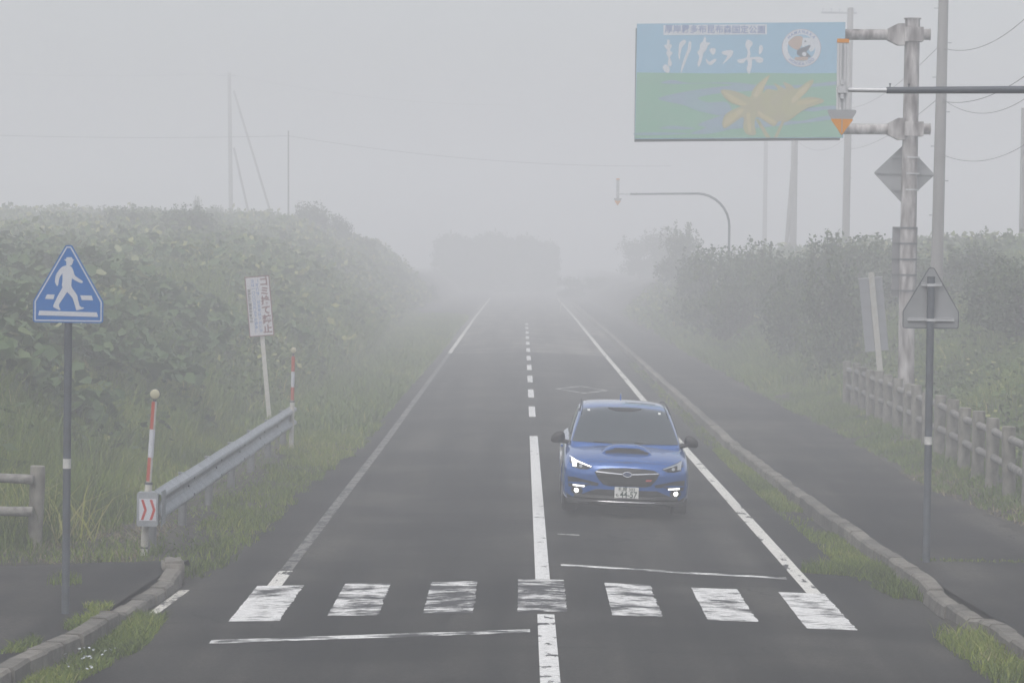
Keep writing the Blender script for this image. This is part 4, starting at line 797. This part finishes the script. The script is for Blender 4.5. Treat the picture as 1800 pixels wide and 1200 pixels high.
def shrub(px, Y, h, w, label, group, k, dz=0, rz=None):
    o = protos[k] if not used[k] else copy_tree(protos[k]); used[k] = True
    x = at(px, 450, Y).x; o.location = (x, Y, base_z(x, Y)-.1+dz); o.scale = (w, w*.9, h); o.rotation_euler = (0, 0, rz if rz is not None else (px*.37+Y) % 6.28); tag(o, label, 'shrub', group); return o
gR = 'shrubs on the right bank'; gL = 'shrubs on the left hill'
shrub(1196, 175, 3.7, 3.4, 'hazy shrub just left of the dark rounded shrub on the right bank', gR, 3)
shrub(1165, 250, 4.2, 4.6, 'hazy upright shrub at the left end of the right bank row', gR, 0)
shrub(1222, 132, 3.2, 3.0, 'dark rounded shrub left of the curved lamp like arm pole', gR, 1)
shrub(1265, 119, 3.5, 3.2, 'dark shrub standing directly at the curved arm pole', gR, 2)
shrub(1330, 112, 3.1, 3.3, 'shrub below the faint pole seen under the billboard', gR, 3)
shrub(1395, 104, 2.8, 3.2, 'leafy topped shrub below the pole with a thin strut', gR, 0)
shrub(1455, 98, 2.9, 3.0, 'shrub with ragged leafy top left of the crossarm pole', gR, 1)
shrub(1520, 96, 2.7, 3.0, 'shrub behind the grey tilted sign back', gR, 2)
shrub(1592, 94, 1.9, 2.8, 'low shrub directly behind the stained column', gR, 3)
shrub(1660, 92, 1.5, 2.6, 'low shrub behind the nearest utility pole', gR, 0)
shrub(1722, 90, 1.5, 2.6, 'small shrub between nearest utility pole and right edge', gR, 1)
shrub(1762, 76, 2.0, 2.3, 'darker near shrub rising at the right picture edge', gR, 2)
shrub(1808, 72, 2.1, 2.4, 'leafy shrub cut by the right picture edge', gR, 3)
shrub(1468, 84, 3.0, 2.4, 'dark shrub left of the grey tilted sign back', gR, 1)
shrub(1395, 92, 2.6, 2.4, 'dark bush low on the bank between pavement and shrub row', gR, 3)
shrub(1300, 108, 2.6, 2.6, 'bush low in front of the curved arm pole, beside the pavement', gR, 0)
shrub(1125, 275, 4.2, 5.0, 'faintest tall shrub where the right bank fades out', gR, 2)
shrub(540, 185, 2.4, 3.2, 'round bush on the left hill crest right of the thin bare pole', gL, 0)
shrub(592, 188, 1.9, 2.2, 'bush where the left hill crest starts to drop', gL, 1)
shrub(640, 190, 1.4, 2.0, 'bush halfway down the falling left crest', gL, 2)
shrub(690, 195, 1.2, 2.0, 'lowest bush on the falling left crest', gL, 3)
shrub(755, 230, 1.3, 1.8, 'very faint small bush left of the grey grove', gL, 1)
shrub(230, 138, 1.8, 3.4, 'wide low bush on the left hill above the walking figure sign', gL, 2)
shrub(330, 130, 1.7, 3.2, 'wide low bush on the left hill above the no littering sign', gL, 3)
shrub(380, 190, 1.5, 1.6, 'tiny bush on the crest left of the propped pole', gL, 0)
shrub(345, 180, 2.0, .75, 'single tall weed with a ragged head on the left crest', gL, 1)
gp = shrub_proto('tree', 31, 34, 9000, .034, True, .3); first = True
for (px, Y, h, w, lb) in [(800, 345, 7.0, 5.6, 'leftmost tree of the faint grove straight ahead'), (862, 348, 7.3, 5.6, 'second tree from the left in the faint grove'), (918, 346, 6.9, 5.4, 'third tree from the left in the faint grove'), (962, 345, 6.3, 3.2, 'rightmost narrow tree of the faint grove'), ]:
    o = gp if first else copy_tree(gp); first = False; x = at(px, 450, Y).x; o.location = (x, Y, -.2); o.scale = (w, w, h); o.rotation_euler.z = px*.1 if False else (0 if px % 4 else math.pi); tag(o, lb, 'tree', 'trees of the grove closing the road')
for (px, Y, h, w, lb) in [(1005, 290, 2.3, 3.2, 'low hazy bush right of the grove'), (1050, 290, 1.5, 3.4, 'lowest hazy bush between grove and right bank')]:
    shrub(px, Y, h, w, lb, 'low bushes at the road end', 2)
# ================================================================== CAR
M_paint = mat('blue_car_paint', (.012, .098, .36), .2, .25, (.012, .092, .34), 3, .3, coat=1)
M_glass = flat('dark_glass', (.035, .045, .05), .06); M_glass.node_tree.nodes['Principled BSDF'].inputs['Specular IOR Level'].default_value = .9
M_trim = flat('black_trim', (.005, .005, .006), .5); M_gloss = flat('gloss_black', (.015, .016, .018), .12); M_chrome = flat('satin_chrome', (.7, .7, .72), .18, 1.0); M_tyre = flat('tyre_rubber', (.022, .022, .023), .85)
M_rim = flat('rim_grey', (.12, .12, .13), .35, .6); M_lampw = flat('lit_lamp', (.8, .8, .75), .3, 0, 3.5, (1, .98, .88)); M_lampd = flat('lit_daylight_strip', (.8, .8, .8), .3, 0, 1.6, (1, .98, .95)); M_lens = flat('headlamp_lens', (.30, .32, .34), .12); M_plate = flat('plate_white', (.66, .66, .64), .5); M_pltxt = flat('plate_green_black', (.02, .05, .035), .5)
CX, CY = 1.47, 43.1+2.378; car = empty('blue_car', (CX, CY, zr(CX, CY)+.005), 'blue estate car with bonnet scoop and lit lamps driving towards the crossing', 'car')
car.rotation_euler = (0, math.atan(.025), 0)
def loft(secs, sub=2):
    b_ = bmesh.new(); rings = []
    for y, prof in secs:
        half = [b_.verts.new((x, y, z)) for x, z in prof]; oth = [b_.verts.new((-x, y, z)) for x, z in prof[1:-1]][::-1]; rings.append(half+oth)
    n = len(rings[0])
    for a, c in zip(rings, rings[1:]):
        for i in range(n): b_.faces.new((a[i], c[i], c[(i+1) % n], a[(i+1) % n]))
    h = len(secs[0][1])
    for ring, fl in ((rings[0], 0), (rings[-1], 1)):
        for i in range(h-1):    # cap of quads between the two halves
            A1, A2 = ring[i], ring[i+1]; B1 = ring[(n-i) % n]; B2 = ring[n-i-1] if i+1 < h-1 else ring[h-1]
            vs = []
            for v in ((A1, A2, B2, B1) if not fl else (B1, B2, A2, A1)):
                if v not in vs: vs.append(v)
            if len(vs) > 2: b_.faces.new(vs)
    bmesh.ops.recalc_face_normals(b_, faces=list(b_.faces)); return b_
def finish(b_, name, m, sub=2, parent=None, bool_with=None, fn=None):
    me = bpy.data.meshes.new(name); b_.to_mesh(me); b_.free(); o = bpy.data.objects.new(name, me); COL.objects.link(o)
    s = o.modifiers.new('s', 'SUBSURF'); s.levels = s.render_levels = sub
    bpy.context.view_layer.update(); e = bpy.data.meshes.new_from_object(o.evaluated_get(bpy.context.evaluated_depsgraph_get())); o.modifiers.clear(); o.data = e
    if fn:
        for v in e.vertices: v.co = fn(v.co)
    if bool_with:
        for q in bool_with:
            md = o.modifiers.new('b', 'BOOLEAN'); md.object = q; md.operation = 'DIFFERENCE'; md.solver = 'EXACT'
        bpy.context.view_layer.update(); e = bpy.data.meshes.new_from_object(o.evaluated_get(bpy.context.evaluated_depsgraph_get())); o.modifiers.clear(); o.data = e
    e.materials.clear(); e.materials.append(m)
    for p in e.polygons: p.material_index = 0
    e.shade_smooth()
    try: e.set_sharp_from_angle(angle=math.radians(38))
    except Exception: pass
    o.name = name; o.parent = parent; return o
def bp(w, zb, zs, zt, wt=None, crown=.02, wb=None):
    wt = wt or w*.86; wb = wb or w*.93
    return [(0, zb), (wb*.7, zb), (wb, zb+.03), (w*.99, zb+.14), (w, (zb+zs)*.52), (w*.985, zs), (wt, zt-.01), (wt*.55, zt+crown*.6), (0, zt+crown)]
def plan(v):   # rounds the nose and tail seen from above
    x = min(abs(v.x)/.9, 1); y = v.y
    f = max(0, 1-(y+2.378)/1.3); r = max(0, 1-(2.378-y)/.9)
    return Vector((v.x, y+.40*x**3*f-.16*x**3*r, v.z))
F0 = -2.378
secs = [(F0, bp(.74, .26, .46, .555, .70)), (F0+.015, bp(.82, .18, .54, .635, .76)), (F0+.05, bp(.86, .15, .60, .70, .76)), (F0+.14, bp(.88, .145, .68, .755, .76)), (F0+.34, bp(.895, .15, .75, .815, .77, .03)), (F0+.7, bp(.90, .17, .80, .87, .78, .035)), (F0+1.05, bp(.90, .19, .83, .91, .80, .03)), (F0+1.35, bp(.90, .19, .855, .93, .81)),
    (F0+1.9, bp(.895, .19, .875, .955, .80)), (F0+2.8, bp(.895, .19, .89, .985, .80)), (F0+3.6, bp(.90, .19, .91, 1.0, .80)), (F0+4.3, bp(.89, .22, .93, 1.02, .79)), (F0+4.62, bp(.86, .27, .90, 1.0, .76)), (F0+4.75, bp(.80, .33, .80, .92, .72))]
cut = []
for y in (F0+.90, F0+3.57):
    for s in (-1, 1):
        c = MB().tube([(s*.60, y, .33), (s*1.1, y, .33)], .365, 32).build('cutter', M_trim); cut.append(c)
body = finish(loft(secs), 'body', M_paint, 2, car, cut, plan)
for c in cut: bpy.data.objects.remove(c)
def gh(wb, zb, wt, zt, cr=.03): return [(0, zb-.1), (wb*.8, zb-.1), (wb, zb-.08), (wb*.99, zb), ((wb*.45+wt*.55), zb+(zt-zb)*.55), (wt*1.0, zt-.03), (wt*.86, zt+.005), (wt*.45, zt+cr*.8), (0, zt+cr)]
gs = [(F0+1.02, gh(.76, .90, .73, .905, .01)), (F0+1.18, gh(.80, .91, .765, .965, .02)), (F0+1.66, gh(.80, .96, .705, 1.22, .03)), (F0+2.10, gh(.80, .98, .655, 1.40, .035)), (F0+2.5, gh(.80, .98, .65, 1.455, .03)), (F0+3.1, gh(.80, .98, .64, 1.465, .03)), (F0+3.8, gh(.79, .99, .62, 1.44, .03)), (F0+4.3, gh(.77, 1.0, .58, 1.37, .03)), (F0+4.62, gh(.72, .98, .58, 1.08, .02))]
green = finish(loft(gs), 'roof', M_paint, 2, car)
def bvh(o): return BVHTree.FromPolygons([v.co.copy() for v in o.data.vertices], [tuple(p.vertices) for p in o.data.polygons])
Tb, Tg = bvh(body), bvh(green)
def snap(T, a, b, mode):
    if mode == 'front': o_, d = Vector((a, -6, b)), Vector((0, 1, 0))
    elif mode == 'top': o_, d = Vector((a, b, 4)), Vector((0, 0, -1))
    elif mode == 'right': o_, d = Vector((4, a, b)), Vector((-1, 0, 0))
    elif mode == 'back': o_, d = Vector((a, 6, b)), Vector((0, -1, 0))
    else: o_, d = Vector((-4, a, b)), Vector((1, 0, 0))
    h = T.ray_cast(o_, d)
    return (h[0], h[1]) if h[0] is not None else (None, None)
ZS = [0.0]
def decal(name, poly, m, T, mode='front', lift=.006, cuts=3, thick=.012, parent=None):
    if ZS[0]: poly = [(a, b2+ZS[0]) for a, b2 in poly]
    b_ = bmesh.new(); n = len(poly); vs = []
    for i in range(n):
        p, q = Vector(poly[i]), Vector(poly[(i+1) % n]); k = max(1, int((q-p).length/.06))
        for j in range(k): r_ = p.lerp(q, j/k); vs.append(b_.verts.new((r_.x, r_.y, 0)))
    b_.faces.new(vs); bmesh.ops.triangulate(b_, faces=list(b_.faces)); 
    for _ in range(cuts): 
        le_ = [e for e in b_.edges if e.calc_length() > .07]
        if le_: bmesh.ops.subdivide_edges(b_, edges=le_, cuts=1); bmesh.ops.triangulate(b_, faces=[f for f in b_.faces if len(f.verts) > 3])
    d = {'front': Vector((0, -1, 0)), 'top': Vector((0, 0, 1)), 'right': Vector((1, 0, 0)), 'left': Vector((-1, 0, 0)), 'back': Vector((0, 1, 0))}[mode]
    miss = []
    for v in b_.verts:
        h, nn = snap(T, v.co.x, v.co.y, mode)
        if h is None: miss.append(v)
        else: v.co = h+d*lift
    ok = [v for v in b_.verts if v not in miss]
    for v in miss:
        a, b2 = v.co.x, v.co.y; q = min(ok, key=lambda w: (Vector((w.co.x, w.co.z))-Vector((a, b2))).length) if mode in ('front', 'back') else min(ok, key=lambda w: 1)
        v.co = Vector((a, q.co.y, b2)) if mode in ('front', 'back') else q.co.copy()
    r = bmesh.ops.extrude_face_region(b_, geom=list(b_.faces)); 
    for e in r['geom']:
        if isinstance(e, bmesh.types.BMVert): e.co = e.co-d*(lift+thick)
    bmesh.ops.recalc_face_normals(b_, faces=list(b_.faces))
    me = bpy.data.meshes.new(name); b_.to_mesh(me); b_.free(); me.materials.append(m); me.shade_smooth()
    try: me.set_sharp_from_angle(angle=math.radians(40))
    except Exception: pass
    o = bpy.data.objects.new(name, me); COL.objects.link(o); o.parent = parent or car; return o
mir = lambda P_: [(-x, y) for x, y in P_][::-1]
# windows
decal('windscreen', [(-.755, .965), (0, .950), (.755, .965), (.705, 1.12), (.605, 1.39), (.3, 1.42), (0, 1.428), (-.3, 1.42), (-.605, 1.39), (-.705, 1.12)], M_glass, Tg, 'front', .014, 5)
for mode in ('left', 'right'):
    decal('side_window', [(F0+1.75, 1.03), (F0+2.80, 1.02), (F0+2.82, 1.38), (F0+2.35, 1.38), (F0+2.1, 1.30)], M_glass, Tg, mode, .010, 4)
    decal('side_window', [(F0+2.88, 1.02), (F0+3.72, 1.04), (F0+3.68, 1.37), (F0+2.9, 1.39)], M_glass, Tg, mode, .010, 4)
    decal('side_window', [(F0+3.8, 1.05), (F0+4.28, 1.09), (F0+4.05, 1.34), (F0+3.76, 1.36)], M_glass, Tg, mode, .010, 4)
    s = 1 if mode == 'right' else -1
    decal('door_trim', [(F0+1.25, .22), (F0+3.2, .22), (F0+3.2, .27), (F0+1.25, .27)], M_trim, Tb, mode, .012, 3)
    decal('door_handle', [(F0+2.5, .80), (F0+2.7, .80), (F0+2.7, .835), (F0+2.5, .835)], M_paint, Tb, mode, .02, 1)
    rr = MB().tube([(s*.65, F0+1.95, 1.36), (s*.63, F0+2.2, 1.425), (s*.62, F0+2.6, 1.465), (s*.61, F0+3.2, 1.475), (s*.59, F0+3.9, 1.44)], .011, 6).build('roof_rail', M_trim, car, True)
decal('rear_window', [(-.5, 1.12), (.5, 1.12), (.45, 1.34), (-.45, 1.34)], M_glass, Tg, 'back', .004, 3)
decal('tail_lamp', [(.5, .84), (.76, .82), (.74, .94), (.5, .96)], M_red, Tb, 'back', .01, 2); decal('tail_lamp', mir([(.5, .84), (.76, .82), (.74, .94), (.5, .96)]), M_red, Tb, 'back', .01, 2)
# sunroof line, antenna, wipers, mirror housing behind glass
decal('sunroof_panel', [(.02, F0+2.52), (.46, F0+2.50), (.46, F0+2.60), (.02, F0+2.62)], M_gloss, Tg, 'top', .003, 2)
MB().prism([(-.012, 0), (.012, 0), (.006, .09), (-.006, .09)], 0, .12).build('roof_antenna', M_paint, car, M=Matrix.Translation((0, F0+4.0, 1.45)))
for (xa, xb) in ((-.45, .25), (.12, .70)): 
    p, q = snap(Tg, xa, .975, 'front')[0], snap(Tg, xb, .985, 'front')[0]
    MB().tube([p+Vector((0, -.03, 0)), (p+q)/2+Vector((0, -.03, -.01)), q+Vector((0, -.03, -.02))], .011, 6).build('wiper', M_trim, car, True)
decal('windscreen_shade', [(-.12, 1.37), (.10, 1.37), (.24, 1.40), (.24, 1.418), (-.24, 1.418), (-.24, 1.40)], M_trim, Tg, 'front', .017, 2)
for x, z in ((-.52, 1.375), (.50, 1.36)): decal('windscreen_sticker', [(x-.018, z-.012), (x+.02, z-.012), (x+.02, z+.012), (x-.018, z+.012)], M_plate, Tg, 'front', .018, 0)
# mirrors
for s in (-1, 1):
    b_ = bmesh.new(); bmesh.ops.create_cube(b_, size=1)
    for v in b_.verts: v.co = Vector((v.co.x*.24*(1), v.co.y*(.15 if v.co.x*s < 0 else .10), v.co.z*(.19 if v.co.x*s < 0 else .15)))
    for v in b_.verts:
        if v.co.z > 0 and v.co.x*s > 0: v.co.x -= s*.05
        if v.co.x*s < 0: v.co.z += .01
    bmesh.ops.bevel(b_, geom=list(b_.edges), offset=.03, segments=2, affect='EDGES')
    m_ = finish(b_, 'wing_mirror', M_trim, 1, car); m_.location = (s*.965, F0+1.55, .985); m_.rotation_euler = (0, s*.12, -s*.18)
    m_.data.transform(Matrix.Scale(.98, 4)); MB().tube([(s*.80, F0+1.56, .92), (s*.90, F0+1.55, .95)], [.035, .028], 8).build('mirror_arm', M_trim, car, True)
    MB().tube([(s*.76, F0+1.45, .99), (s*.74, F0+1.75, 1.10)], .018, 6).build('quarter_trim', M_trim, car, True)
ZS[0] = -.075
# grille and logo
gp_ = [(-.45, .69), (-.38, .735), (-.24, .752), (0, .760), (.24, .752), (.38, .735), (.45, .69), (.40, .60), (.33, .525), (.25, .505), (-.25, .505), (-.33, .525), (-.40, .60)]
gl_ = decal('grille', gp_, M_trim, Tb, 'front', .006, 3)
for k in range(6):
    z = .535+k*.028; w = .25+.16*(k+.6)/6; decal('grille_bar', [(-w, z), (w, z), (w, z+.007), (-w, z+.007)], M_gloss, Tb, 'front', .012, 1, parent=gl_)
for P_ in ([(-.435, .690), (-.07, .668), (-.07, .682), (-.43, .704)],):
    decal('chrome_bar', P_, M_chrome, Tb, 'front', .022, 2, parent=gl_); decal('chrome_bar', mir(P_), M_chrome, Tb, 'front', .022, 2, parent=gl_)
ell = lambda cx_, cz, a, b, n=28: [(cx_+a*math.cos(2*math.pi*k/n), cz+b*math.sin(2*math.pi*k/n)) for k in range(n)]
lg = decal('oval_badge', ell(0, .674, .064, .036), M_chrome, Tb, 'front', .026, 0, parent=gl_); yb = min(v.co.y for v in lg.data.vertices)
MB().prism(ell(0, .599, .056, .029), yb-.003, yb-.0005).build('badge_field', flat('badge_blue', (.03, .05, .12), .3), lg)
st = MB()
for (x, z, r) in ((-.022, .680, .012), (.006, .682, .007), (.028, .680, .007), (.016, .668, .007), (-.006, .664, .007), (.036, .670, .006)):
    z -= .075; st.prism([(x+(r if q % 2 == 0 else r*.35)*math.cos(q*math.pi/4+math.pi/2), z+(r if q % 2 == 0 else r*.35)*math.sin(q*math.pi/4+math.pi/2)) for q in range(8)], yb-.0055, yb-.0035)
st.build('badge_stars', M_chrome, lg)
decal('red_badge', [(.255, .585), (.335, .585), (.345, .61), (.265, .61)], flat('badge_red', (.45, .05, .05), .4), Tb, 'front', .016, 0, parent=gl_)
decal('bonnet_gap', [(-.55, .815), (-.3, .828), (0, .834), (.3, .828), (.55, .815), (.55, .821), (.3, .834), (0, .840), (-.3, .834), (-.55, .821)], M_trim, Tb, 'front', .002, 1)
# headlamps
HL = [(-.80, .885), (-.70, .835), (-.49, .762), (-.485, .752), (-.56, .716), (-.66, .716), (-.755, .735), (-.79, .79)]
for P_, lit in ((HL, True), (mir(HL), False)):
    h_ = decal('headlamp', P_, M_gloss, Tb, 'front', .008, 3); s = -1 if lit else 1
    mm = (lambda Q: Q) if lit else mir
    decal('daylight_strip', mm([(-.795, .872), (-.70, .828), (-.495, .762), (-.50, .75), (-.70, .806), (-.765, .825)]), M_lampd if lit else M_lens, Tb, 'front', .013, 2, parent=h_)
    decal('lamp_unit', mm([(-.765, .825), (-.70, .805), (-.70, .745), (-.75, .745)]), M_lampw if lit else M_lens, Tb, 'front', .015, 1, parent=h_)
    decal('projector_lens', ell(s*.64, .758, .024, .022, 16), M_lens, Tb, 'front', .016, 0, parent=h_)
# bumper: side recesses with their shade as black panels, fog lamps, lower intake
SM = [(-.83, .60), (-.72, .60), (-.50, .56), (-.36, .535), (-.36, .50), (-.50, .505), (-.56, .47), (-.60, .40), (-.70, .36), (-.80, .38)]
SM = [(-.815, .60), (-.70, .595), (-.50, .560), (-.38, .535), (-.40, .50), (-.54, .50), (-.575, .47), (-.66, .44), (-.80, .46)]
for P_, s in ((SM, -1), (mir(SM), 1)):
    mm = (lambda Q: Q) if s < 0 else mir
    v_ = decal('bumper_recess_shade', P_, M_trim, Tb, 'front', .004, 3)  # raised black panel, the recess shade put into its colour
    decal('recess_blade', mm([(-.80, .53), (-.62, .535), (-.50, .525), (-.56, .51), (-.70, .505), (-.80, .505)]), M_paint, Tb, 'front', .014, 2, parent=v_)
    decal('fog_strip', mm([(-.74, .478), (-.58, .472), (-.58, .492), (-.74, .498)]), M_lampd, Tb, 'front', .02, 1, parent=v_)
    fs_ = decal('fog_lamp_surround', ell(s*.685, .415, .085, .05, 18), M_trim, Tb, 'front', .008, 1); decal('fog_lamp', ell(s*.69, .418, .031, .03, 16), M_lampw, Tb, 'front', .018, 0, parent=fs_)
decal('lower_intake', [(-.66, .34), (-.56, .40), (-.42, .455), (.42, .455), (.56, .40), (.66, .34), (.66, .285), (-.66, .285)], M_trim, Tb, 'front', .006, 3)
decal('lower_lip', [(-.83, .37), (-.68, .30), (.68, .30), (.83, .37), (.80, .25), (.4, .235), (-.4, .235), (-.80, .25)], M_trim, Tb, 'front', .014, 3)
ZS[0] = 0
# number plate
cu = lambda x, dy=0: F0-.02+dy+.40*(abs(x)/.9)**3
MB().tube([(x/10, cu(x/10), .205) for x in range(-8, 9)], .035, 8).build('front_spoiler', M_trim, car, True)
MB().tube([(x/10, cu(x/10, .03), .26) for x in range(-7, 8)], .045, 8).build('air_dam', M_trim, car, True)
MB().tube([(x/10*.86, cu(x/10, -.042), .218) for x in range(-5, 6)], .008, 8).build('chrome_lip', M_chrome, car, True)
yp = F0-.028; pt_ = MB().prism(round_poly([(-.166, .255), (.166, .255), (.166, .422), (-.166, .422)], .01), yp, yp+.02).build('number_plate', M_plate, car)
text('plate_lettering', '札幌 303', .062, M_pltxt, pt_, 0, .391, yp-.001, bold=.0006, sx=1.0); text('plate_lettering', '44-57', .118, M_pltxt, pt_, .028, .317, yp-.001, sx=.86, bold=.0025); text('plate_lettering', 'も', .05, M_pltxt, pt_, -.128, .31, yp-.001, bold=.0006)
# bonnet scoop
b_ = bmesh.new(); 
def hz_(x, y): 
    h = snap(Tb, x, y, 'top')[0]; return h.z if h else .95
Vt = []; nx_ = 12; n_ = nx_+1
for j, (dy, hh_) in enumerate(((.47, -.01), (.475, .088), (.52, .11), (.68, .098), (.85, .055), (1.0, .0))):
    row = []
    for i in range(nx_+1):
        u = -1+2*i/nx_; w = .36-.03*max(0, j-3); prof_ = 1-abs(u)**4; x = u*w; row.append((x, F0+dy, hz_(x, F0+dy)-.008+hh_*(prof_ if hh_ > 0 else 1)))
    Vt.append(row)
fl_ = MB(); fl_.v = [p for r_ in Vt for p in r_]; fl_.f = [(j*n_+i, j*n_+i+1, (j+1)*n_+i+1, (j+1)*n_+i) for j in range(5) for i in range(nx_)]
sp_ = fl_.build('bonnet_scoop', M_paint, car, True)
Ts = bvh(sp_); zf = hz_(0, F0+.47)
decal('scoop_opening', round_poly([(-.30, zf-.012), (.30, zf-.012), (.315, zf+.070), (-.315, zf+.070)], .035), M_trim, Ts, 'front', .004, 2, parent=sp_)
# wheels
wz = .33
for y in (F0+.90, F0+3.57):
    for s in (-1, 1):
        we = bpy.data.objects.new('wheel', None); COL.objects.link(we); we.parent = car; we.location = (s*.765, y, wz)
        ty = MB().tube([(-.11*1, 0, 0), (-.105, 0, 0), (-.08, 0, 0), (.08, 0, 0), (.105, 0, 0), (.11, 0, 0)], [.24, .30, .325, .325, .30, .24], 36).build('tyre', M_tyre, we, True)
        rm = MB(); rm.tube([(s*.105, 0, 0), (s*.113, 0, 0)], .235, 32); rm.build('rim', M_rim, we, True)
        sp = MB()
        for k in range(5): a = k*1.2566; sp.tube([(s*.108, 0, 0), (s*.110, .2*math.cos(a), .2*math.sin(a))], [.018, .014], 6)
        sp.build('spokes', M_rim, we)
und = MB(); und.box((0, 0, .22), (1.25, 4.0, .16)); und.build('underbody', M_trim, car)  # underbody box added low down to darken the ground beneath the car
